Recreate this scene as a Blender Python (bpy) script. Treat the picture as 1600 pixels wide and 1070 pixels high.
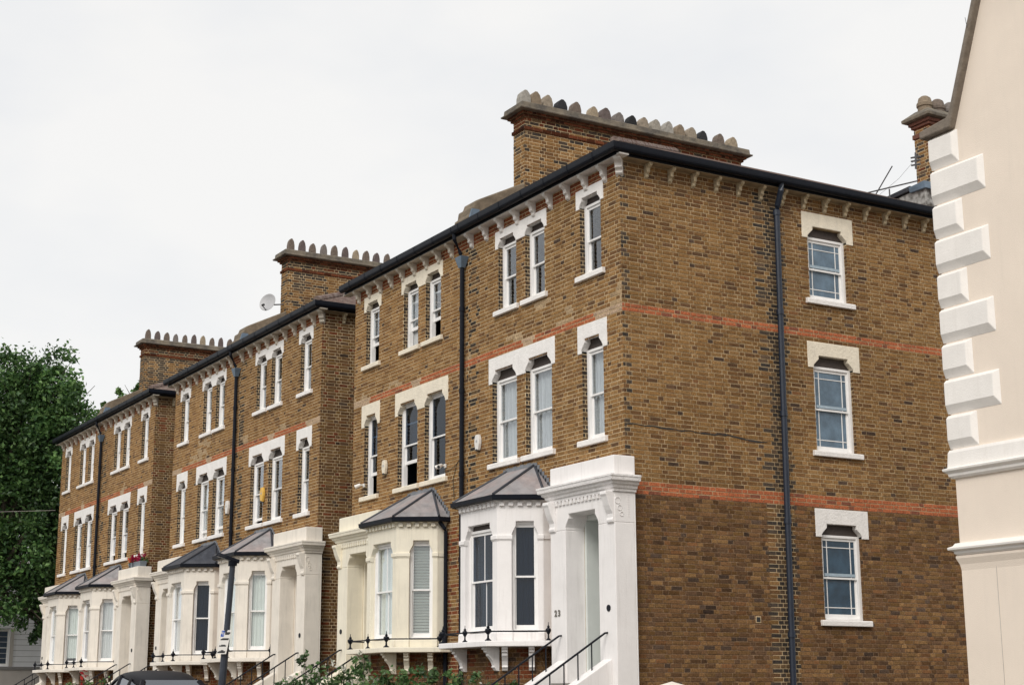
import bpy, bmesh, math, random
import numpy as np
from mathutils import Vector, Matrix
R_ = math.radians
scene = bpy.context.scene
for o in list(bpy.data.objects): bpy.data.objects.remove(o)
COL = scene.collection

# ---------------------------------------------------------------- camera
F_PX = 2443.2332
PITCH, ROLL, YAW = R_(12.748334), R_(-0.234622), R_(59.366064)
CAMP = np.array([21.6984, -15.0749, 1.6])
_fw = np.array([-math.sin(YAW)*math.cos(PITCH), math.cos(YAW)*math.cos(PITCH), math.sin(PITCH)])
_r0 = np.array([math.cos(YAW), math.sin(YAW), 0.0])
_u0 = np.cross(_r0, _fw)
_rt = _r0*math.cos(ROLL) + _u0*math.sin(ROLL)
_up = -_r0*math.sin(ROLL) + _u0*math.cos(ROLL)
cam = bpy.data.cameras.new('camera'); cam.sensor_width = 36; cam.sensor_fit = 'HORIZONTAL'
cam.lens = F_PX/1600*36; cam.clip_start = .1; cam.clip_end = 3000
camo = bpy.data.objects.new('camera', cam); COL.objects.link(camo)
camo.matrix_world = Matrix(((_rt[0], _up[0], -_fw[0], CAMP[0]), (_rt[1], _up[1], -_fw[1], CAMP[1]),
                            (_rt[2], _up[2], -_fw[2], CAMP[2]), (0, 0, 0, 1)))
scene.camera = camo
def seen(p):                      # photo pixel of a world point, used only to choose which bricks show largest
    d = np.asarray(p) - CAMP; w = d @ _fw
    return 800 + F_PX*(d @ _rt)/w, 535 - F_PX*(d @ _up)/w

# ---------------------------------------------------------------- world and sun (bright overcast)
SUN_DIR = Vector((0.50, -0.60, 0.62)).normalized()
world = bpy.data.worlds.new('World'); scene.world = world; world.use_nodes = True
nt = world.node_tree; nt.nodes.clear()
def wn(t, **k):
    n = nt.nodes.new(t)
    for a, b in k.items(): setattr(n, a, b)
    return n
sky = wn('ShaderNodeTexSky', sky_type='NISHITA', sun_disc=False)
sky.sun_elevation = math.asin(SUN_DIR.z); sky.sun_rotation = math.atan2(SUN_DIR.x, SUN_DIR.y)
bgs = wn('ShaderNodeBackground'); bgs.inputs['Strength'].default_value = .1
nt.links.new(sky.outputs[0], bgs.inputs['Color'])
tc = wn('ShaderNodeTexCoord'); mp = wn('ShaderNodeMapping'); mp.inputs['Scale'].default_value = (1.2, 1.2, 2.6)
nz = wn('ShaderNodeTexNoise'); nz.inputs['Scale'].default_value = 2.2; nz.inputs['Detail'].default_value = 5; nz.inputs['Roughness'].default_value = .55
cr = wn('ShaderNodeValToRGB')
cr.color_ramp.elements[0].position = .34; cr.color_ramp.elements[0].color = (.85, .86, .875, 1)
cr.color_ramp.elements[1].position = .56; cr.color_ramp.elements[1].color = (.955, .943, .922, 1)
bgc = wn('ShaderNodeBackground'); bgc.inputs['Strength'].default_value = .72
mx = wn('ShaderNodeMixShader'); mx.inputs[0].default_value = .94
out = wn('ShaderNodeOutputWorld')
nt.links.new(tc.outputs['Generated'], mp.inputs[0]); nt.links.new(mp.outputs[0], nz.inputs['Vector'])
nt.links.new(nz.outputs['Fac'], cr.inputs[0]); nt.links.new(cr.outputs[0], bgc.inputs['Color'])
nt.links.new(bgs.outputs[0], mx.inputs[1]); nt.links.new(bgc.outputs[0], mx.inputs[2]); nt.links.new(mx.outputs[0], out.inputs[0])
sl = bpy.data.lights.new('sun', 'SUN'); sl.energy = 1.5; sl.angle = R_(25); sl.color = (1, .96, .9)
so = bpy.data.objects.new('sun', sl); COL.objects.link(so)
so.rotation_euler = (-SUN_DIR).to_track_quat('-Z', 'Y').to_euler()
scene.view_settings.view_transform = 'Standard'; scene.view_settings.look = 'None'
scene.view_settings.exposure = 0.485; scene.view_settings.gamma = 1; scene.view_settings.use_curve_mapping = False
scene.cycles.max_bounces = 8; scene.cycles.transparent_max_bounces = 12

# ---------------------------------------------------------------- helpers
class Frame:
    """u along a wall, d outwards, z up"""
    def __init__(s, o, u, d): s.o = Vector(o); s.u = Vector(u).normalized(); s.d = Vector(d).normalized()
    def __call__(s, u, d, z): return tuple(s.o + s.u*u + s.d*d + Vector((0, 0, z)))
WF = Frame((0, 0, 0), (1, 0, 0), (0, 1, 0))      # plain world axes
class MB:
    def __init__(s): s.v = []; s.f = []
    def add(s, vs, fs):
        n = len(s.v); s.v += [tuple(p) for p in vs]; s.f += [tuple(n+i for i in q) for q in fs]; return s
    def box(s, F, u0, u1, d0, d1, z0, z1):
        return s.add([F(u, d, z) for z in (z0, z1) for d in (d0, d1) for u in (u0, u1)],
                     [(0, 1, 3, 2), (4, 6, 7, 5), (0, 4, 5, 1), (2, 3, 7, 6), (0, 2, 6, 4), (1, 5, 7, 3)])
    def _pr(s, a, b):
        n = len(a)
        return s.add(a + b, [tuple(range(n))[::-1], tuple(range(n, 2*n))] + [(i, (i+1) % n, n+(i+1) % n, n+i) for i in range(n)])
    def prism(s, F, poly, d0, d1): return s._pr([F(u, d0, z) for u, z in poly], [F(u, d1, z) for u, z in poly])
    def prism_u(s, F, prof, u0, u1): return s._pr([F(u0, d, z) for d, z in prof], [F(u1, d, z) for d, z in prof])
    def prism_z(s, F, plan, z0, z1): return s._pr([F(u, d, z0) for u, d in plan], [F(u, d, z1) for u, d in plan])
    def tube(s, pts, r, n=8, cap=True):
        pts = [Vector(p) for p in pts]; k = len(pts); rr = r if isinstance(r, (list, tuple)) else [r]*k
        base = len(s.v)
        for i, p in enumerate(pts):
            t = ((pts[min(i+1, k-1)] - p).normalized() + (p - pts[max(i-1, 0)]).normalized())
            if t.length < 1e-6: t = Vector((0, 0, 1))
            t.normalize(); a = t.orthogonal() if abs(t.z) < .99 else Vector((1, 0, 0))
            a = Vector((0, 0, 1)).cross(t) if abs(t.z) < .95 else Vector((1, 0, 0)); a.normalize(); b = t.cross(a).normalized()
            s.v += [tuple(p + (a*math.cos(2*math.pi*j/n) + b*math.sin(2*math.pi*j/n))*rr[i]) for j in range(n)]
        for i in range(k-1):
            for j in range(n): s.f.append((base+i*n+j, base+i*n+(j+1) % n, base+(i+1)*n+(j+1) % n, base+(i+1)*n+j))
        if cap: s.f += [tuple(base+j for j in range(n))[::-1], tuple(base+(k-1)*n+j for j in range(n))]
        return s
    def lathe(s, c, prof, n=10, sq=False):
        base = len(s.v); c = Vector(c)
        for r, z in prof: s.v += [tuple(c + Vector((r*math.cos(2*math.pi*(j+.5)/n), r*math.sin(2*math.pi*(j+.5)/n), z))) for j in range(n)]
        for i in range(len(prof)-1):
            for j in range(n): s.f.append((base+i*n+j, base+i*n+(j+1) % n, base+(i+1)*n+(j+1) % n, base+(i+1)*n+j))
        s.f += [tuple(base+j for j in range(n))[::-1], tuple(base+(len(prof)-1)*n+j for j in range(n))]
        return s
    def sweep(s, F, path, prof, closed=False):
        """profile [(offset, z)] carried along a plan path [(u, d)], mitred; offset to the path's outer side"""
        rings = [offset(path, o) for o, z in prof]; m = len(prof); k = len(path); base = len(s.v)
        for i in range(k):
            for j in range(m): s.v.append(F(rings[j][i][0], rings[j][i][1], prof[j][1]))
        for i in range(k-1):
            for j in range(m): s.f.append((base+i*m+j, base+i*m+(j+1) % m, base+(i+1)*m+(j+1) % m, base+(i+1)*m+j))
        s.f += [tuple(base+j for j in range(m)), tuple(base+(k-1)*m+j for j in range(m))[::-1]]
        return s
    def build(s, name, mat, parent=None, bevel=0, smooth=False, recalc=True, col=None):
        me = bpy.data.meshes.new(name); me.from_pydata(s.v, [], s.f)
        if recalc:
            bm = bmesh.new(); bm.from_mesh(me); bmesh.ops.recalc_face_normals(bm, faces=bm.faces); bm.to_mesh(me); bm.free()
        me.materials.append(mat)
        if smooth: me.shade_smooth() if hasattr(me, 'shade_smooth') else None
        if col is not None:
            at = me.color_attributes.new('bcol', 'FLOAT_COLOR', 'POINT')
            at.data.foreach_set('color', np.asarray(col, dtype=np.float32).ravel())
        o = bpy.data.objects.new(name, me); COL.objects.link(o)
        if parent: o.parent = parent
        if bevel:
            b = o.modifiers.new('bevel', 'BEVEL'); b.width = bevel; b.segments = 2; b.limit_method = 'ANGLE'; b.angle_limit = R_(40)
        return o
def offset(path, o):
    """offset an open plan path to its left-hand side when walking along it"""
    P = [Vector(p) for p in path]; res = []
    def nrm(a, b): t = (b-a).normalized(); return Vector((-t.y, t.x))
    for i, p in enumerate(P):
        if i == 0: q = p + nrm(P[0], P[1])*o
        elif i == len(P)-1: q = p + nrm(P[-2], P[-1])*o
        else:
            a = nrm(P[i-1], p); b = nrm(p, P[i+1]); m = (a+b).normalized(); q = p + m*(o/max(.3, m.dot(a)))
        res.append((q.x, q.y))
    return res
def tag(o, label=None, cat=None, group=None, kind=None):
    if label: o['label'] = label
    if cat: o['category'] = cat
    if group: o['group'] = group
    if kind: o['kind'] = kind
    return o
def empty(name, loc, label=None, cat=None, group=None):
    o = bpy.data.objects.new(name, None); COL.objects.link(o); o.location = loc; o.empty_display_size = .2
    return tag(o, label, cat, group)
def settle(root):
    """children were made in world coordinates: keep them where they stand under a moved Empty"""
    inv = Matrix.Translation(root.location).inverted()
    for c in root.children: c.matrix_parent_inverse = inv

# ---------------------------------------------------------------- materials
def mat(name, color, rough=.7, var=.12, scale=3., bump=.0, bscale=60., metal=0., attr=False, spec=.5, streak=None, stretch=(1, 1, 1), varcol=None, coat=0.):
    m = bpy.data.materials.new(name); m.use_nodes = True; t = m.node_tree; N = t.nodes; L = t.links
    p = N['Principled BSDF']; p.inputs['Roughness'].default_value = rough; p.inputs['Metallic'].default_value = metal
    p.inputs['Specular IOR Level'].default_value = spec
    if coat: p.inputs['Coat Weight'].default_value = coat; p.inputs['Coat Roughness'].default_value = .05
    co = N.new('ShaderNodeTexCoord'); geo = N.new('ShaderNodeNewGeometry')
    mp = N.new('ShaderNodeMapping'); mp.inputs['Scale'].default_value = stretch; L.new(geo.outputs['Position'], mp.inputs[0])
    n = N.new('ShaderNodeTexNoise'); n.inputs['Scale'].default_value = scale; n.inputs['Detail'].default_value = 6; n.inputs['Roughness'].default_value = .65
    L.new(mp.outputs[0], n.inputs['Vector'])
    r = N.new('ShaderNodeMapRange'); r.inputs[1].default_value = .3; r.inputs[2].default_value = .7
    r.inputs[3].default_value = 1-var; r.inputs[4].default_value = 1+var*.6; L.new(n.outputs['Fac'], r.inputs[0])
    mul = N.new('ShaderNodeMix'); mul.data_type = 'RGBA'; mul.blend_type = 'MULTIPLY'; mul.inputs['Factor'].default_value = 1
    if attr:
        a = N.new('ShaderNodeAttribute'); a.attribute_name = 'bcol'; src = a.outputs['Color']
    else:
        c = N.new('ShaderNodeRGB'); c.outputs[0].default_value = (*color, 1); src = c.outputs[0]
    if varcol:
        n3 = N.new('ShaderNodeTexNoise'); n3.inputs['Scale'].default_value = scale*.45; n3.inputs['Detail'].default_value = 5; L.new(mp.outputs[0], n3.inputs['Vector'])
        r3 = N.new('ShaderNodeMapRange'); r3.inputs[1].default_value = .42; r3.inputs[2].default_value = .66; L.new(n3.outputs['Fac'], r3.inputs[0])
        mc = N.new('ShaderNodeMix'); mc.data_type = 'RGBA'; L.new(r3.outputs[0], mc.inputs['Factor']); L.new(src, mc.inputs['A']); mc.inputs['B'].default_value = (*varcol, 1); src = mc.outputs['Result']
    L.new(src, mul.inputs['A']); L.new(r.outputs[0], mul.inputs['B'])
    last = mul.outputs['Result']
    if streak:
        m2 = N.new('ShaderNodeMapping'); m2.inputs['Scale'].default_value = (7, 7, .55); L.new(geo.outputs['Position'], m2.inputs[0])
        n2 = N.new('ShaderNodeTexNoise'); n2.inputs['Scale'].default_value = 1.6; n2.inputs['Detail'].default_value = 7; n2.inputs['Roughness'].default_value = .7; L.new(m2.outputs[0], n2.inputs['Vector'])
        r2 = N.new('ShaderNodeMapRange'); r2.inputs[1].default_value = .52; r2.inputs[2].default_value = .8; r2.inputs[3].default_value = 0; r2.inputs[4].default_value = streak[1]; L.new(n2.outputs['Fac'], r2.inputs[0])
        ms = N.new('ShaderNodeMix'); ms.data_type = 'RGBA'; L.new(r2.outputs[0], ms.inputs['Factor']); L.new(last, ms.inputs['A']); ms.inputs['B'].default_value = (*streak[0], 1); last = ms.outputs['Result']
    L.new(last, p.inputs['Base Color'])
    if bump:
        nb = N.new('ShaderNodeTexNoise'); nb.inputs['Scale'].default_value = bscale; nb.inputs['Detail'].default_value = 4; L.new(geo.outputs['Position'], nb.inputs['Vector'])
        b = N.new('ShaderNodeBump'); b.inputs['Strength'].default_value = bump; b.inputs['Distance'].default_value = .02; L.new(nb.outputs['Fac'], b.inputs['Height']); L.new(b.outputs[0], p.inputs['Normal'])
    return m
def glassmat(name, tint=(.92, .94, .95), boost=1.9, rough=.015):
    m = bpy.data.materials.new(name); m.use_nodes = True; t = m.node_tree; N = t.nodes; L = t.links; N.clear()
    o = N.new('ShaderNodeOutputMaterial'); ge = N.new('ShaderNodeNewGeometry')
    def mt(op, a, b=None):
        n = N.new('ShaderNodeMath'); n.operation = op
        for q, x in enumerate((a, b)):
            if x is None: continue
            if isinstance(x, (int, float)): n.inputs[q].default_value = x
            else: L.new(x, n.inputs[q])
        return n.outputs[0]
    dv = N.new('ShaderNodeVectorMath'); dv.operation = 'DOT_PRODUCT'; L.new(ge.outputs['Normal'], dv.inputs[0]); L.new(ge.outputs['Incoming'], dv.inputs[1])
    k = mt('MINIMUM', mt('MULTIPLY', mt('ADD', mt('MULTIPLY', mt('POWER', mt('SUBTRACT', 1.0, mt('ABSOLUTE', dv.outputs['Value'])), 5.0), .96), .04), boost), .9)
    g = N.new('ShaderNodeBsdfGlossy'); g.inputs['Roughness'].default_value = rough; g.inputs['Color'].default_value = (.95, .97, 1, 1)
    tr = N.new('ShaderNodeBsdfTransparent'); tr.inputs['Color'].default_value = (*tint, 1)
    geo = N.new('ShaderNodeNewGeometry'); nb = N.new('ShaderNodeTexNoise'); nb.inputs['Scale'].default_value = 2.5; L.new(geo.outputs['Position'], nb.inputs['Vector'])
    b = N.new('ShaderNodeBump'); b.inputs['Strength'].default_value = .12; b.inputs['Distance'].default_value = .02; L.new(nb.outputs['Fac'], b.inputs['Height']); L.new(b.outputs[0], g.inputs['Normal'])
    mx = N.new('ShaderNodeMixShader'); L.new(k, mx.inputs[0]); L.new(tr.outputs[0], mx.inputs[1]); L.new(g.outputs[0], mx.inputs[2]); L.new(mx.outputs[0], o.inputs[0])
    return m
def leafmat(name, trans=.35):
    m = bpy.data.materials.new(name); m.use_nodes = True; t = m.node_tree; N = t.nodes; L = t.links
    p = N['Principled BSDF']; p.inputs['Roughness'].default_value = .5
    a = N.new('ShaderNodeAttribute'); a.attribute_name = 'bcol'; L.new(a.outputs['Color'], p.inputs['Base Color'])
    tl = N.new('ShaderNodeBsdfTranslucent'); L.new(a.outputs['Color'], tl.inputs['Color'])
    mx = N.new('ShaderNodeMixShader'); mx.inputs[0].default_value = trans
    L.new(p.outputs[0], mx.inputs[1]); L.new(tl.outputs[0], mx.inputs[2]); L.new(mx.outputs[0], N['Material Output'].inputs[0])
    return m
M = {}
M['brick'] = mat('brick', (0, 0, 0), .9, .58, 40, .5, 90, attr=True, spec=.08)
M['mortar'] = mat('mortar_pale', (.64, .50, .315), .95, .25, 6, .4, 120, spec=.04, varcol=(.49, .36, .21))
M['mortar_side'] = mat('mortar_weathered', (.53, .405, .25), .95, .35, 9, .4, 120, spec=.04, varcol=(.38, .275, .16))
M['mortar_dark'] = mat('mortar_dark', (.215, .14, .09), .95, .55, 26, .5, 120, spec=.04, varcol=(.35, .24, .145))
GR = (.33, .30, .26)
M['white'] = mat('paint_white', (.86, .83, .815), .6, .06, 2.2, .14, 35, streak=(GR, .3))
M['cream'] = mat('paint_cream', (.83, .77, .63), .6, .08, 2.2, .16, 35, streak=(GR, .36))
M['offwhite'] = mat('paint_offwhite', (.80, .74, .655), .6, .09, 2.2, .16, 35, streak=(GR, .42))
M['lintel'] = mat('lintel_white', (.86, .83, .80), .6, .09, 4, .55, 28, streak=(GR, .2))
M['lintel_cream'] = mat('lintel_cream', (.82, .74, .60), .65, .12, 4, .6, 28, streak=(GR, .25))
M['stuccod'] = mat('stucco_moulded', (.86, .83, .815), .6, .12, 12, .8, 30, streak=(GR, .3))
M['sash'] = mat('sash_white', (.86, .845, .83), .4, .05, 5, 0, streak=(GR, .12))
M['darkwood'] = mat('head_dark', (.06, .045, .038), .7, .3, 20)
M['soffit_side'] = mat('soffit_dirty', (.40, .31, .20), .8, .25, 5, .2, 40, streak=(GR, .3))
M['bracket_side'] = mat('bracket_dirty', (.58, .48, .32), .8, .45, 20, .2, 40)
M['soffit'] = mat('soffit', (.60, .54, .45), .7, .12, 3, .1, 40, streak=(GR, .35))
M['soffit_white'] = mat('soffit_white', (.74, .70, .66), .7, .1, 3, .1, 40, streak=(GR, .35))
M['iron'] = mat('black_iron', (.008, .010, .016), .45, .3, 8, .12, 70, spec=.16)
M['pipe'] = mat('blue_black_pipe', (.016, .024, .042), .45, .25, 8, .1, 70)
M['hopper'] = mat('hopper', (.12, .17, .23), .45, .2, 10)
M['slate'] = mat('bay_slate', (.30, .285, .29), .5, .3, 5, .25, 50, streak=((.36, .36, .36), .4), varcol=(.36, .30, .29))
M['slate_dark'] = mat('bay_felt_dark', (.035, .04, .055), .5, .4, 8, .3, 40, varcol=(.06, .065, .08))
M['lead'] = mat('lead', (.20, .21, .23), .55, .25, 12, .3, 50)
M['lead_dark'] = mat('lead_dark', (.04, .044, .055), .5, .25, 12, .3, 50)
M['tile'] = mat('roof_tile', (.165, .105, .088), .8, .35, 14, .5, 30, varcol=(.25, .195, .165))
M['render'] = mat('cement_render', (.155, .122, .085), .9, .35, 6, .6, 30, varcol=(.21, .165, .115))
M['cap'] = mat('chimney_cap', (.19, .16, .12), .9, .35, 7, .6, 30, varcol=(.10, .088, .075))
M['glass'] = glassmat('glass')
M['glass_dark'] = glassmat('glass_dark', (.5, .57, .65), .9)
M['frost'] = mat('obscured_glass', (.115, .175, .235), .22, .5, 2.6, .2, 160, spec=.5)  # broad tone noise in the colour imitates uneven reflections on opaque panes
M['frost_dark'] = mat('obscured_glass_dark', (.03, .066, .105), .2, .5, 2.6, .2, 160, spec=.5)  # same reflection-like tone variation put into the colour
M['rail_strip'] = mat('sash_rail_strip', (.36, .45, .52), .4, .2, 14)
M['dim'] = mat('room_dark', (.05, .048, .045), .9, .1)
M['curtain'] = mat('curtain', (.80, .79, .76), .9, .2, 3, .3, 20, stretch=(14, 14, .4))
M['curtain_grey'] = mat('curtain_grey', (.52, .53, .53), .9, .25, 3, .3, 20, stretch=(14, 14, .4))
M['net'] = mat('blind_pale', (.80, .82, .75), .85, .06)
M['navy'] = mat('blind_navy', (.06, .072, .095), .8, .1)
M['dish'] = mat('dish_grey', (.42, .42, .43), .5, .1)
M['plastic'] = mat('plastic_white', (.75, .72, .68), .4, .05)
M['yellow'] = mat('plastic_yellow', (.75, .45, .08), .45, .06)
M['door'] = mat('vestibule_wall', (.66, .69, .66), .7, .06, 3, .1, 60)
M['asphalt'] = mat('asphalt', (.055, .055, .055), .9, .2, 5, .4, 80)
M['paving'] = mat('paving', (.23, .215, .195), .9, .2, 2, .3, 40)
M['soil'] = mat('garden_soil', (.10, .085, .06), .95, .3, 4, .5, 30)
M['pink'] = mat('stucco_pink_cream', (.83, .72, .61), .75, .06, .8, .3, 120, streak=((.62, .55, .47), .22))
M['quoin'] = mat('quoin_white', (.85, .81, .765), .65, .06, 3, .18, 60, streak=((.55, .50, .44), .25))
M['coping'] = mat('stone_coping', (.20, .165, .13), .85, .3, 10, .4, 40)
M['grey_stucco'] = mat('stucco_grey', (.74, .74, .75), .8, .07, 2, .3, 90)
M['grey_plinth'] = mat('stucco_plinth', (.47, .43, .39), .85, .1, 2, .4, 90)
M['groove'] = mat('groove', (.22, .21, .2), .9, .1)
M['leaf'] = leafmat('leaf'); M['petal'] = leafmat('petal', .2)
M['bark'] = mat('bark', (.09, .075, .055), .95, .35, 10, .8, 30)
M['carpaint'] = mat('car_paint_black', (.005, .005, .008), .45, .1, 3, 0, spec=.12)
M['carglass'] = mat('car_glass', (.03, .04, .06), .05, .1, 3, 0, spec=1.0, coat=1.0)
M['rubber'] = mat('rubber', (.02, .02, .02), .8, .1)
M['alloy'] = mat('alloy', (.45, .45, .46), .35, .1, 3, 0, metal=.9)
M['redlight'] = mat('tail_light', (.35, .01, .01), .2, .1)
M['zinc'] = mat('lamp_post_paint', (.05, .058, .075), .45, .2, 10, .1, 60)
M['blue'] = mat('sign_blue', (.02, .09, .42), .4, .05)
M['ink'] = mat('sign_ink', (.02, .02, .02), .5, .05)
M['trough'] = mat('window_box', (.20, .23, .26), .6, .15, 8)
M['number'] = mat('number_grey', (.16, .15, .13), .5, .1)
M['aerial'] = mat('aerial_metal', (.10, .10, .105), .5, .1, 5, 0, metal=.3)
M['brokenrender'] = mat('flaking_render', (.40, .395, .38), .9, .15, 14, .8, 22, varcol=(.08, .07, .06))
POTCOL = [(.46, .43, .38), (.32, .245, .17), (.40, .33, .25), (.03, .03, .035), (.22, .17, .135), (.45, .36, .25), (.17, .13, .12), (.26, .225, .205), (.016, .016, .018), (.40, .33, .25), (.42, .38, .32)]
POTM = [mat('pot_clay', c, .85, .35, 16, .4, 40) for c in [tuple(v*.72 for v in p) for p in POTCOL]]

# ---------------------------------------------------------------- brickwork
ZB, CH = 8.278, .0758                 # a course line and the course height
rng = np.random.default_rng(7)
_g = rng.random((64, 64, 4))
def vnoise(x, y, k=0):
    xi, yi = int(math.floor(x)), int(math.floor(y)); fx, fy = x-xi, y-yi
    fx = fx*fx*(3-2*fx); fy = fy*fy*(3-2*fy); g = _g[:, :, k]
    a, b, c, d = g[xi % 64, yi % 64], g[(xi+1) % 64, yi % 64], g[xi % 64, (yi+1) % 64], g[(xi+1) % 64, (yi+1) % 64]
    return (a*(1-fx)+b*fx)*(1-fy) + (c*(1-fx)+d*fx)*fy
STOCK = np.array([(.312, .174, .068), (.345, .20, .085), (.275, .15, .06), (.235, .125, .052), (.19, .10, .046), (.14, .079, .043), (.09, .059, .043)])
STOCKW = np.array([.27, .19, .25, .16, .08, .04, .01])
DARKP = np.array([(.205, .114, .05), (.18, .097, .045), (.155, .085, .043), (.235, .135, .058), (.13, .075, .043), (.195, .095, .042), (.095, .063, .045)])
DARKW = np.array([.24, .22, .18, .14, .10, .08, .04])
SOOT = np.array([(.068, .052, .04), (.048, .04, .034), (.105, .07, .045), (.15, .095, .05)]); SOOTW = np.array([.32, .33, .22, .13])
REDP = np.array([(.47, .15, .068), (.43, .132, .06), (.37, .125, .062), (.24, .09, .055)]); REDW = np.array([.38, .32, .22, .08])
def pick(P, W): return P[np.searchsorted(np.cumsum(W/W.sum()), rng.random())]*rng.uniform(.92, 1.08)
def bricks(F, u0, u1, z0, z1, holes, colour, proud=.007, joint=.0135):
    """Flemish bond: returns [(8 points, colour, (u, z, width))]"""
    res = []; k0 = math.floor((ZB-z1)/CH); k1 = math.ceil((ZB-z0)/CH)
    ST, HD = .235, .1225
    for k in range(k0, k1+1):
        zt = min(ZB-k*CH-joint/2, z1); zb = max(ZB-(k+1)*CH+joint/2, z0)
        if zt-zb < .02: continue
        zc = (zt+zb)/2
        spans = [(u0, u1)]
        for a, b, c, d in holes:
            if c < zc < d:
                ns = []
                for p, q in spans:
                    if b <= p or a >= q: ns.append((p, q)); continue
                    if a-p > .02: ns.append((p, a))
                    if q-b > .02: ns.append((b, q))
                spans = ns
        for p, q in spans:
            u = u0 - (.0 if k % 2 else .179); head = bool(k % 2)
            while u < q:
                w = HD if head else ST; a = max(u, p)+joint/2*(u > p); b = min(u+w, q)-joint/2*(u+w < q)
                if b-a > .025:
                    pr = proud*rng.uniform(.45, 1.35); j = rng.uniform(-.002, .002, 8)
                    A = [(a+j[0], zb+j[1]), (b+j[2], zb+j[3]), (b+j[4], zt+j[5]), (a+j[6], zt+j[7])]
                    sg_ = .012*(vnoise(a*.55+zc*.21, zc*.35, 2)-.5); A = [(x, z+sg_) for x, z in A]
                    pts = [F(x, 0., z) for x, z in A] + [F(x+(.003 if i in (0, 3) else -.003), pr, z+(.003 if i < 2 else -.003)) for i, (x, z) in enumerate(A)]
                    c = colour((a+b)/2, zc)
                    res.append((pts, c, ((a+b)/2, zc, b-a)))
                u += w; head = not head
    return res
BF = [(4, 5, 6, 7), (0, 1, 5, 4), (1, 2, 6, 5), (2, 3, 7, 6), (3, 0, 4, 7)]
def brick_mesh(items, name, parent, kind='stuff'):
    mb = MB(); col = []
    for pts, c, _ in items: mb.add(pts, BF); col += [(*c, 1)]*8
    o = mb.build(name, M['brick'], parent, recalc=True, col=col)
    if kind: o['kind'] = kind
    return o
def place_bricks(items, parent, singles=0, box=None):
    """the bricks that show largest become objects of their own, the rest one part"""
    chosen = set()
    if singles:
        sc = []
        for i, (pts, c, (u, z, w)) in enumerate(items):
            q = np.array([seen(p) for p in pts[4:]]); m = q.mean(0)
            if w > .2 and box[0] < m[0] < box[1] and box[2] < m[1] < box[3]: sc.append((-(np.ptp(q[:, 0])*np.ptp(q[:, 1])), i))
        sc.sort(); chosen = {i for _, i in sc[:singles]}
        for i in sorted(chosen): brick_mesh([items[i]], 'brick', parent, kind=None)
    rest = [it for i, it in enumerate(items) if i not in chosen]
    if rest: brick_mesh(rest, 'brickwork', parent)

def wall_sheet(mb, F, u0, u1, z0, z1, holes, depth=.12, lim=None):
    us = sorted({u0, u1, *[h for a in holes for h in a[:2] if u0 < h < u1]}); zs = sorted({z0, z1, *[h for a in holes for h in a[2:] if z0 < h < z1]})
    for i in range(len(us)-1):
        for j in range(len(zs)-1):
            uc, zc = (us[i]+us[i+1])/2, (zs[j]+zs[j+1])/2
            if any(a < uc < b and c < zc < d for a, b, c, d in holes): continue
            mb.add([F(us[i], 0, zs[j]), F(us[i+1], 0, zs[j]), F(us[i+1], 0, zs[j+1]), F(us[i], 0, zs[j+1])], [(0, 1, 2, 3)])
    for a, b, c, d in holes:
        for p, q in (((a, c), (a, d)), ((b, c), (b, d)), ((a, c), (b, c)), ((a, d), (b, d))):
            mb.add([F(p[0], 0, p[1]), F(q[0], 0, q[1]), F(q[0], -depth, q[1]), F(p[0], -depth, p[1])], [(0, 1, 2, 3)])

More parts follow.
